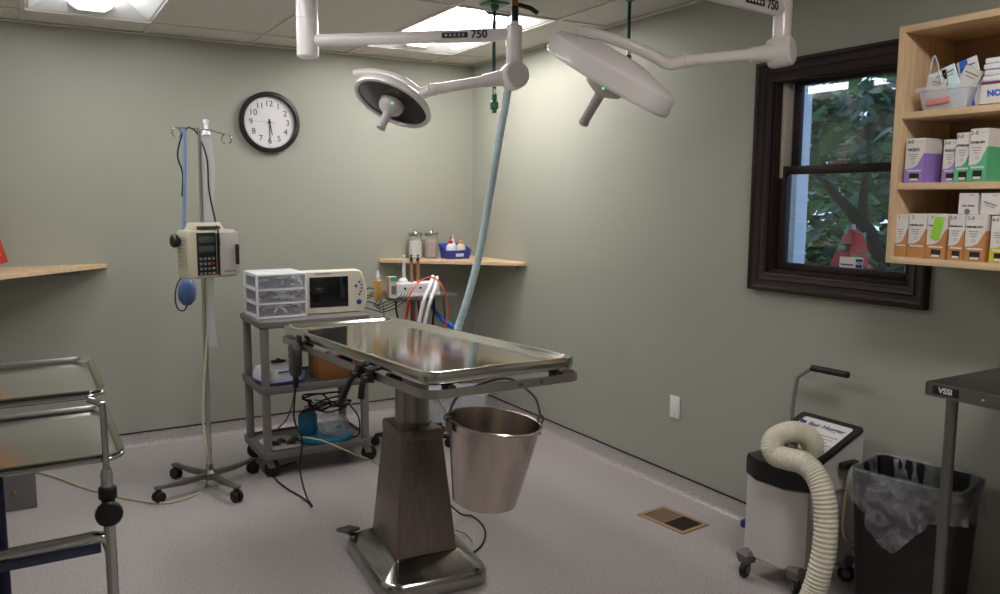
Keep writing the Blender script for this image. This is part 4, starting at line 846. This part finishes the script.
# ------------------------------------------------------------------ instrument stand behind the table
AXc, AYc, AZ = -.83, -.76, .925
t = thing('instrument_stand', 'steel tray stand with black caster base behind the operating table', 'instrument stand', (AXc, AYc, 0))
b = M(); rrt = lambda w, l, z: rr(w, l, .02, 4, AXc, AYc, z)
b.loops([rrt(.41, .35, AZ - .012), rrt(.42, .36, AZ - .01), rrt(.425, .365, AZ + .006), rrt(.415, .355, AZ + .006), rrt(.405, .345, AZ - .008), rrt(.36, .3, AZ - .008)]); b.build('tray', STEEL, t)
b = M(); b.cyl((AXc, AYc, .08), (AXc, AYc, AZ - .012), .016); b.box((AXc, AYc, AZ - .024), (.2, .16, .02), bev=.004); b.build('pole', DARKSTEEL, t)
for k in range(5):
    a = R(72 * k + 20); d_ = Vector((math.cos(a), math.sin(a), 0)); c_ = Vector((AXc, AYc, .075))
    b = M(); b.tube([c_, c_ + d_ * .24 - Vector((0, 0, .012))], .016, 10, rr=lambda u: .02 - .006 * u); lg = b.build('base_leg', BLACK, t)
    b = M(); e_ = AXc + d_.x * .24, AYc + d_.y * .24; b.lathe([(.001, -.014), (.024, -.014), (.028, -.01), (.028, .01), (.024, .014), (.001, .014)], (e_[0], e_[1], .0285), (-d_.y, d_.x, 0), 20); b.cyl((e_[0], e_[1], .03), (e_[0], e_[1], .066), .006); b.build('caster', BLACKM, lg)
ZT = AZ - .0075
def P2(px, py, y): return ony(px, py, y)
x_ = P2(378, 290, -.86).x
t = thing('pump_bottle', 'amber bottle with white cap at the left of the steel tray', 'bottle', (x_, -.86, ZT))
b = M(); b.lathe([(.001, 0), (.022, 0), (.024, .004), (.024, .1), (.02, .112), (.009, .12), (.009, .128), (.001, .128)], (x_, -.86, ZT), seg=24); b.build('body', AMBER, t)
b = M(); b.lathe([(.011, .122), (.012, .14), (.006, .155), (.004, .168), (.001, .17)], (x_, -.86, ZT), seg=18); b.build('cap', WPLAS, t)
x_ = P2(392, 290, -.84).x; b = M(); b.box((x_, -.84, ZT + .064), (.05, .035, .128), bev=.001); b.box((x_ + .004, -.858, ZT + .115), (.04, .001, .026), mi=1); b.box((x_ + .004, -.8585, ZT + .05), (.03, .001, .05), mi=2); b.box((x_ - .0255, -.84, ZT + .064), (.001, .033, .126), mi=3)
b.build('dressing_box', [PAPER, GREENC, GREYT, BROWNC], label='small upright white box with green top on the steel tray', cat='box', flat=True)
xa, xb_ = P2(399, 290, -.8).x, P2(439, 290, -.8).x
t = thing('vaporizer_unit', 'white boxy anaesthetic unit standing on the steel tray', 'medical device', ((xa + xb_) / 2, -.76, ZT))
b = M(); b.box(((xa + xb_) / 2, -.76, ZT + .045), (xb_ - xa, .1, .07), bev=.006); b.box(((xa + xb_) / 2, -.76, ZT + .008), (xb_ - xa + .01, .11, .016), bev=.003); b.build('case', WPLAS, t)
for k in range(4):
    b = M(); b.lathe([(.001, 0), (.007, 0), (.006, .005), (.001, .006)], (xa + .035 + .05 * k, -.811, ZT + .05), (0, -1, 0), 16); b.build('knob', [BLACK, GREYT][k % 2], t)
b = M(); b.lathe([(.03, 0), (.028, .015), (.016, .028), (.001, .032)], (xa + .045, -.76, ZT + .08), seg=24); b.build('dome', WPLAS, t)
for k, px in enumerate((404, 411.5, 418)):
    x_ = P2(px, 275, -.76).x; z_ = ZT + .0808
    t = thing('syringe', ['upright syringe with pale liquid, leftmost in the row of three', 'upright syringe with orange-brown liquid, middle of the row of three', 'upright syringe with dark stopper, rightmost of the row of three'][k], 'syringe', (x_, -.76, z_), group='syringes standing on the white unit')
    b = M(); b.lathe([(.001, 0), (.0085, 0), (.0085, .085), (.012, .086), (.012, .089), (.0085, .089), (.001, .089)], (x_, -.76, z_), seg=16); b.bm.transform(Matrix.Translation((x_, -.76, z_)) @ Matrix.Diagonal((1.15, 1.15, 1.42, 1)) @ Matrix.Translation((-x_, .76, -z_))); b.build('barrel', [PAPER, mat('syringe_fill', (176, 128, 92), .4) if 'syringe_fill' not in MATS else MATS['syringe_fill'], MATS['syringe_fill'] if 'syringe_fill' in MATS else PAPER][k], t)
    b = M(); b.lathe([(.009, .0895), (.009, .1), (.004, .101), (.004, .112), (.01, .113), (.01, .116), (.001, .116)], (x_, -.76, z_), seg=14); b.bm.transform(Matrix.Translation((x_, -.76, z_)) @ Matrix.Diagonal((1.15, 1.15, 1.42, 1)) @ Matrix.Translation((-x_, .76, -z_))); b.build('plunger', [WPLAS, DARKT, DARKT][k], t)
def tb(nm, pts, r_, m_, label, cat, grp=None):
    b = M(); b.tube(pts, r_, 9, 8); return b.build(nm, m_, label=label, cat=cat, group=grp)
F_ = lambda pts, y: [ony(px, py, y if len(r_) == 0 else r_[0]) for px, py, *r_ in pts]
tb('breathing_tube', F_([(433, 276, -.826), (430, 286, -.88), (425, 297, -.955), (421, 312, -.97), (418, 328, -.98), (415, 348, -.98)], 0), .011, WPLAS, 'left of two white breathing tubes dangling before the steel tray', 'tubing', 'white breathing tubes')
tb('breathing_tube', F_([(437, 277, -.826), (435, 288, -.89), (431, 299, -.955), (427, 313, -.97), (424, 328, -.98), (421, 348, -.98)], 0), .011, WPLAS, 'right of two white breathing tubes dangling before the steel tray', 'tubing', 'white breathing tubes')
tb('orange_cord', F_([(405, 330), (406, 312), (411, 292), (422, 280, -.93), (434, 278, -.93), (443, 288), (448, 305), (446, 325), (440, 340)], -.99), .0045, ORANGE, 'orange cord looping up in front of the steel tray', 'cord')
def under(px, y, pts): q_ = ony(px, 300, y); return [Vector((q_.x, y, AZ - .013))] + F_(pts, y)
tb('red_lead', under(409, -.88, [(408, 308), (407, 314), (404, 330)]), .007, RED, 'leftmost red lead hanging under the steel tray', 'lead', 'red leads')
tb('red_lead', under(418, -.88, [(419, 308), (419, 314), (418, 332)]), .008, RED, 'thickest red lead hanging under the steel tray', 'lead', 'red leads')
tb('red_lead', under(412, -.915, [(412, 308), (413, 315), (416, 330)]), .005, RED, 'slanting red lead between the other two under the tray', 'lead', 'red leads')
tb('blue_hose', under(431, -.84, [(434, 310, -.86), (442, 319, -.92), (451, 326, -.98), (462, 333, -1.0)]), .014, BLUET, 'thick royal blue hose running from under the tray to the right', 'hose')
tb('black_cable', under(396, -.88, [(396, 308), (397, 314), (400, 328)]), .006, BLACKM, 'short black cable hanging at the left under the steel tray', 'cable', 'black cables under the tray')
tb('black_cable', under(434, -.90, [(434, 310), (433, 320), (432, 338)]), .007, BLACKM, 'black cable hanging beside the right white tube', 'cable', 'black cables under the tray')
tb('black_cable', under(443, -.90, [(444, 308), (445, 318), (445, 332)]), .0035, BLACKM, 'thin black cable inside the orange loop', 'cable', 'black cables under the tray')
for k in range(4):
    q = random.random
    tb('monitor_cable', F_([(363, 292 + 5 * k, -.72), (370, 288 + 7 * k, -.76 - .02 * k), (378 + q() * 4, 294 + 6 * k, -.82 - .03 * k), (374 + 3 * k, 306 + 2 * k, -.88 - .02 * k), (386 + 3 * k, 302 + 2 * k, -.95 - .012 * k), (398 + 3 * k, 298, -.96 - .01 * k), (402 + 3 * k, 293.5, -.925)], 0), .003, BLACKM,
       ['topmost black monitor cable right of the cream monitor', 'second black monitor cable down right of the cream monitor', 'third black monitor cable curling beside the monitor', 'lowest black monitor cable beside the monitor'][k], 'cable', 'black monitor cables')
tb('grey_cable', F_([(363, 300, -.73), (370, 297, -.78), (377, 294, -.84), (382, 302, -.87), (384, 313, -.89), (383, 330, -.9)], 0), .0045, GREY2, 'light grey cable arching beside the cream monitor', 'cable')
# clear lidded storage tub
ux, uy = -.36, -.42
t = thing('storage_tub', 'clear lidded storage tub on the floor in the back corner', 'tub', (ux, uy, 0), R(-20), world=False)
b = M(); b.loops([rr(.36, .24, .03, 5, z=.001), rr(.4, .28, .035, 5, z=.19), rr(.41, .29, .035, 5, z=.192), rr(.41, .29, .035, 5, z=.2), rr(.395, .275, .03, 5, z=.2), rr(.355, .235, .03, 5, z=.006)]); b.build('tub_body', CLEARP, t)
b = M(); b.loops([rr(.42, .3, .035, 5, z=.2005), rr(.42, .3, .035, 5, z=.212), rr(.4, .28, .03, 5, z=.215), rr(.3, .18, .03, 5, z=.206)]); b.build('lid', CLEARP, t)
b = M()
for k in range(40): b.sphere((random.uniform(-.15, .15), random.uniform(-.09, .09), random.uniform(.03, .17)), random.uniform(.015, .028), mi=random.choice([0, 0, 1, 2]), seg=7)
b.build('tub_contents', [WPLAS, YELLOW, BLUEB], t, kind='stuff')
# cables on the floor behind the pedestal
tb('floor_cable', [MT @ Vector((.06, -.02, .35)), onz(458, 512, .05), onz(472, 516, .006), onz(484, 527, .006), onz(484, 541, .006), onz(474, 552, .006), onz(462, 556, .006)], .0042, BLACKM, 'black cable looping on the floor right of the pedestal base', 'cable')
tb('floor_cable', [onz(456, 530, .05), onz(466, 534, .006), onz(473, 542, .006), onz(472, 550, .006), onz(463, 560, .006)], .004, CORD, 'tan cable curving beside the pedestal base', 'cable')
tb('hanging_cable', [MT @ Vector((.14, -.2, .84)), at(440, 398, 3.5), at(446, 412, 3.6), at(452, 425, 3.7), at(453, 440, 3.75)], .004, WPLAS, 'thin white cable drooping between column and bucket', 'cable')

# ------------------------------------------------------------------ patient warming unit
t = thing('warming_unit', 'off-white wheeled patient warmer with black collar and sloped top by the right wall', 'warming unit', (-.26, -3.13, 0))
foot = [(-.42, -3.075), (-.412, -3.205), (-.36, -3.275), (-.10, -3.29), (-.09, -3.03), (-.13, -3.0), (-.385, -3.0)]
def fp(z, sc=1, ctr=(-.25, -3.14)): return [(ctr[0] + (x - ctr[0]) * sc, ctr[1] + (y - ctr[1]) * sc, z) for x, y in foot]
b = M(); b.loops([fp(.088, .97), fp(.094, 1), fp(.405, .99)]); b.build('lower_housing', OFFW, t)
b = M(); b.loops([fp(.408, 1.0), fp(.41, 1.025), fp(.47, 1.025), fp(.49, 1.0), fp(.497, .9), fp(.497, .5)]); b.build('collar', BLACK, t)
b = M(); xf_, xr_ = -.345, -.085
prof = [(xf_ + .02, .47), (xf_, .505), (xf_ + .005, .52), (xr_ - .01, .618), (xr_, .61), (xr_, .40), (xf_ + .08, .40)]
b.loops([[(x, y, z) for x, z in prof] for y in (-3.3, -3.03)]); b.build('upper_housing', OFFW, t)
sl = Vector((xr_ - .01 - xf_ - .005, 0, .098)).normalized(); nn = Vector((-sl.z, 0, sl.x)); pc = Vector(((xf_ + xr_) / 2 - .002, -3.165, .5705))
def slab(w, l, h0, h1, off=(0, 0)):
    return [[pc + sl * (x + off[0]) + Vector((0, y + off[1], 0)) + nn * h for x, y, _ in rr(l, w, .012, 4)] for h in (h0, h1)]
b = M(); b.loops(slab(.284, .27, -.006, .008)); b.build('panel_surround', BLACK, t)
b = M(); b.loops(slab(.225, .2, .0082, .0095, (.008, -.005)));
Tt = lambda u, v: TM(pc + sl * u + Vector((0, v, 0)) + nn * .0098, (0, -1, 0), tuple(sl))
b.text('Bair Hugger', .034, Tt(.07, -.02), 1, bold=.0006)
b.loops([[pc + sl * x + Vector((0, y, 0)) + nn * h for x, y in ((.085, .108), (.05, .1), (.05, .07), (.08, .078))] for h in (.0095, .0102)], mi=1)
for k in range(5): b.loops([[pc + sl * (.02 - .018 * k + x) + Vector((0, -.02 + y * (1 - .12 * (k % 3)), 0)) + nn * h for x, y in ((-.002, -.085), (.002, -.085), (.002, .085), (-.002, .085))] for h in (.0095, .0099)], mi=2)
b.build('control_label', [PAPER, NAVY, GREYT], t)
h_ = [onx(792, 415, -.10), onx(793, 404, -.10), onx(797, 380, -.10), onx(799, 376, -.10), onx(810, 369, -.10), onx(814, 367.5, -.10)]
h_[0] = Vector((-.10, h_[0].y, .58))
b = M(); b.tube(h_, .0085, 12, 5); b.build('handle_tube', GREY2, t)
b = M(); b.tube([onx(812, 368, -.10), onx(848, 375, -.10)], .0135, 14); b.build('handle_grip', BLACKM, t)
for (x, y, a) in ((-.425, -3.05, 200), (-.375, -3.25, 230), (-.12, -3.27, 300), (-.12, -3.03, 90)):
    d_ = Vector((math.cos(R(a)), math.sin(R(a)), 0))
    b = M(); b.loops([[(x + u, y + v, z) for u, v in ((-s_, -s_), (s_, -s_), (s_, s_), (-s_, s_))] for s_, z in ((.022, .06), (.026, .075), (.03, .098), (.02, .11))]); cs = b.build('caster', GREY, t)
    b = M(); c_ = Vector((x, y, .034)) + d_ * .012; b.lathe([(.001, -.013), (.028, -.013), (.033, -.008), (.033, .008), (.028, .013), (.001, .013)], c_, (-d_.y, d_.x, 0), 24); b.lathe([(.001, -.0145), (.016, -.0145), (.016, .0145), (.001, .0145)], c_, (-d_.y, d_.x, 0), 16, 1); b.build('wheel', [BLACKM, GREY], cs)
b = M(); hz = [at(806, 463, 3.06), at(812, 452, 3.06), at(811, 441, 3.05), at(803, 434, 3.05), at(790, 432, 3.05), at(777, 437, 3.05), at(772, 446, 3.03), at(776, 455, 3.01), at(788, 459, 2.97), at(803, 463, 2.93), at(815, 474, 2.89), at(823, 493, 2.86), at(826, 520, 2.85), at(824, 550, 2.85), at(818, 578, 2.86), at(811, 598, 2.87), at(800, 612, 2.86)]
P_ = spline(hz, 26); n_ = len(P_)
b.tube(P_, .04, 20, 0, rr=lambda u: .0405 + .0022 * math.sin(u * (n_ - 1) * 2 * PI / 4.2))
b.build('air_hose', CREAMH, t, sharp=180)
b = M(); b.ring(.02, .0085, at(791, 446, 3.05), (-.2, -.1, 1), 20, 8); b.build('hose_collar', CHROME, t)
b = M()
for k in range(3): b.tube([(-.2 + .02 * k, -3.335, .50), (-.235 + .012 * k, -3.345, .40), (-.24, -3.345, .27), (-.19, -3.345, .2), (-.14, -3.345, .27), (-.13, -3.345, .40), (-.16, -3.335, .50)], .0065, 8, 6)
b.build('wound_cord', CORD, t, label='tan cord wound on the side')
b = M(); b.box((-.2, -3.325, .505), (.09, .03, .025), bev=.006); b.build('cord_hook', BLACK, t)
b = M(); b.box((-.2, -3.005, .03), (.05, .03, .03), bev=.006); b.tube([(-.2, -3.0, .04), (-.2, -2.97, .09), (-.2, -2.99, .14)], .005, 8, 5)
pq = onz(743, 523, .02); b = M(); b.loops([rr(.05, .03, .008, 3, pq.x + .02, pq.y, z) for z in (.0015, .03)]); b.build('cord_plug', NAVY, label='small navy blue plug on the floor left of the warmer', cat='plug')

# ------------------------------------------------------------------ waste bin with liner
BX, BY, BA, BH = -.222, -3.605, R(12), .56
t = thing('waste_bin', 'black rectangular waste bin lined with a clear bag beneath the steel table', 'waste bin', (BX, BY, 0), BA, world=False)
w, l = .262, .36
b = M(); b.loops([rr(w * .8, l * .82, .03, 6, z=.001), rr(w * .81, l * .83, .03, 6, z=.01), rr(w * .98, l * .98, .035, 6, z=BH - .03), rr(w, l, .036, 6, z=BH - .028), rr(w, l, .036, 6, z=BH), rr(w - .016, l - .016, .03, 6, z=BH), rr(w * .98 - .02, l * .98 - .02, .03, 6, z=BH - .03), rr(w * .8 - .01, l * .82 - .01, .03, 6, z=.02)]); b.build('body', mat('black_bin', (16, 15, 17), .45), t)
b = M(); b0 = [Vector(p) for p in rr(w, l, .036, 6)]; cum = [0]
for i in range(len(b0)): cum.append(cum[-1] + (b0[(i + 1) % len(b0)] - b0[i]).length)
base = []
for k in range(150):
    d_ = cum[-1] * k / 150; i = max(j for j in range(len(b0)) if cum[j] <= d_ + 1e-9); u = (d_ - cum[i]) / max(1e-9, cum[i + 1] - cum[i]); q_ = b0[i].lerp(b0[(i + 1) % len(b0)], u); base.append((q_.x, q_.y, 0))
N_ = len(base); L = []
def lay(off, z, wob, wz=0, ph=0):
    out = []
    for i, (x, y, _) in enumerate(base):
        a = i / N_ * 2 * PI; rad = math.hypot(x, y); k = off + wob * (math.sin(a * 9 + ph) + .6 * math.sin(a * 17 + 2 * ph) + .5 * math.sin(a * 29 + ph))
        dip = 0
        if wz:
            da = abs(a - 2.25); dip = math.exp(-(da / .38) ** 2) * wz + wz * .3 * (.5 + .5 * math.sin(a * 3 + 1))
        out.append((x * (1 + k / rad), y * (1 + k / rad), z - dip))
    return out
L = [lay(-.03, BH - .22, .004, ph=2), lay(-.022, BH - .12, .004, ph=1), lay(-.014, BH - .03, .003), lay(-.009, BH + .003, .0015), lay(-.002, BH + .009, .001), lay(.006, BH + .004, .0015), lay(.009, BH - .03, .003, .02, 1), lay(.012, BH - .06, .0045, .06, 2), lay(.013, BH - .085, .007, .09, 2.6), lay(.012, BH - .10, .009, .12, 3)]
b.loops(L, cap0=False, cap1=False); b.build('bag_liner', LINER, t, label='clear crinkled bag folded over the rim', sharp=180)

# ------------------------------------------------------------------ steel work table at the right edge
t = thing('steel_work_table', 'stainless steel work table jutting in at the right edge of the room', 'table', (-.25, -4.4, 0))
b = M(); tx0, tx1, ty0, ty1, tz = -.49, -.006, -5.1, -3.775, .95
b.box(((tx0 + tx1) / 2, (ty0 + ty1) / 2, tz - .002), (tx1 - tx0, ty1 - ty0, .004), bev=.001); 
for (c, d) in ((((tx0 + tx1) / 2, ty1 - .002, tz - .022), (tx1 - tx0, .004, .04)), ((tx0 + .002, (ty0 + ty1) / 2, tz - .022), (.004, ty1 - ty0, .04)), (((tx0 + tx1) / 2, ty0 + .002, tz - .022), (tx1 - tx0, .004, .04)), ((tx1 - .002, (ty0 + ty1) / 2, tz - .022), (.004, ty1 - ty0, .04))): b.box(c, d)
b.build('table_top', DARKSTEEL, t)
for x in (tx0 + .035, tx1 - .035):
    for y in (ty1 - .065, ty0 + .065):
        b = M(); b.cyl((x, y, .012), (x, y, tz - .004), .017, seg=20); b.lathe([(.001, 0), (.02, 0), (.022, .006), (.012, .02)], (x, y, .0005), seg=16, caps=False); b.build('leg', DARKSTEEL, t)
b = M(); T = TM((tx0 - .0012, ty1 - .062, tz - .02), (0, -1, 0), (0, 0, 1)); b.box((tx0 - .0006, ty1 - .062, tz - .02), (.0012, .08, .026), bev=.0004); b.text('VSSI', .024, T, 1, bold=.0006); b.build('maker_plate', [BLACK, PAPER], t)
b = M(); b.lathe([(.001, 0), (.005, 0), (.004, .002), (.001, .0025)], (tx0, ty1 - .17, tz - .024), (-1, 0, 0), 12); b.build('screw', CHROME, t)

# ------------------------------------------------------------------ mayo stands at the left edge
def mayo(xr, y0, y1, z, W, name, label, post):
    cx, cy = xr - W / 2, (y0 + y1) / 2; L_ = y1 - y0
    t = thing('mayo_stand', label, 'instrument stand', (cx, cy, 0))
    q = lambda w, l, r_, zz: rr(w, l, r_, 7, cx, cy, zz)
    b = M(); b.loops([q(W - .05, L_ - .05, .03, z - .018), q(W - .03, L_ - .03, .035, z - .016), q(W - .008, L_ - .008, .04, z - .003), q(W, L_, .042, z), q(W - .002, L_ - .002, .041, z + .003), q(W - .012, L_ - .012, .038, z + .001), q(W - .032, L_ - .032, .033, z - .0145), q(W - .05, L_ - .05, .03, z - .0165)]); b.build('tray', STEEL, t)
    b = M(); b.tube(q(W - .012, L_ - .012, .045, z - .0125), .007, 12, closed=True); b.build('tray_frame', CHROME, t)
    return t
UX, UY0, UY1, UZ = -2.690, -3.075, -2.60, 1.04
t = mayo(UX, UY0, UY1, UZ, .335, 'mayo_stand', 'upper stainless mayo tray stand with black height knob at the left edge', 0)
px_, py_ = UX - .012, UY0 - .012
b = M(); b.tube([(px_ - .03, py_ + .012, UZ - .018), (px_ - .005, py_, UZ - .03), (px_, py_, UZ - .06), (px_, py_, .64)], .0075, 12, 5); b.build('inner_rod', CHROME, t)
b = M(); b.cyl((px_ , py_, .06), (px_, py_, .83), .0135, seg=22); b.cyl((px_, py_, .83), (px_, py_, .85), .0155, .011, seg=22); b.build('outer_post', CHROME, t)
b = M(); b.cyl((px_, py_, .775), (px_, py_, .805), .021, bev=.003); b.build('clamp_collar', BLACK, t)
b = M(); kc = Vector((px_, py_, .748)); kd = Vector((-.05, -1, .0)).normalized(); b.lathe([(.001, .012), (.01, .012), (.012, .02), (.029, .022), (.031, .028), (.031, .038), (.027, .044), (.001, .046)], kc, kd, 16); b.box((px_, py_, .752), (.03, .03, .05), bev=.004); b.build('height_knob', BLACK, t)
b = M(); b.tube([(px_, py_ + .004, .636), (px_ - .008, py_ + .004, .671), (px_ - .035, py_ + .004, .684), (px_ - .09, py_ + .004, .683), (px_ - .37, py_ + .004, .681)], .0135, 16, 6); b.build('cross_tube', CHROME, t)
b = M(); b.box((px_ - .19, py_ + .02, .648), (.34, .012, .026), bev=.003); b.build('cross_bar', mat('blue_grey_bar', (74, 78, 104), .35, .5), t)
b = M(); b.cyl((px_ - .385, py_, .06), (px_ - .385, py_, 1.0), .0135, seg=22); b.build('outer_post', CHROME, t)
for x in (px_, px_ - .385):
    b = M(); b.tube([(x, py_ - .2, .055), (x, py_ + .42, .055)], .013, 14); lg = b.build('base_rail', CHROME, t)
    for y in (py_ - .19, py_ + .41):
        b = M(); b.lathe([(.001, -.01), (.02, -.01), (.022, 0), (.02, .01), (.001, .01)], (x, y, .0225), (1, 0, 0), 20); b.build('caster', BLACKM, lg)
t = mayo(-2.655, -3.075, -2.545, .88, .41, 'mayo_stand', 'lower, wider stainless mayo tray just under the other tray', 0)
b = M(); b.cyl((-2.928, -3.04, .03), (-2.928, -3.04, .862), .014, seg=20); b.build('post', mat('navy_post', (28, 28, 62), .35, .3), t)
b = M(); b.tube([(-2.928, -3.04, .03), (-2.99, -2.5, .03)], .014, 12); b.tube([(-2.99, -2.5, .03), (-2.70, -2.5, .03)], .014, 12); b.build('base_frame', DARKSTEEL, t)
# grey metal box on the floor behind the trays
b = M(); p = onz(40, 507, 0)
b.box((p.x - .16, p.y + .12, .15), (.3, .24, .30), bev=.004); b.lathe([(.001, 0), (.015, 0), (.015, .006), (.009, .010), (.001, .011)], (p.x - .1, p.y, .085), (0, -1, 0), 20, 1)
b.build('metal_box', [mat('grey_metal', (112, 108, 112), .45, .2), BRASS], label='grey metal box with round brass lock on the floor below the trays', cat='box')
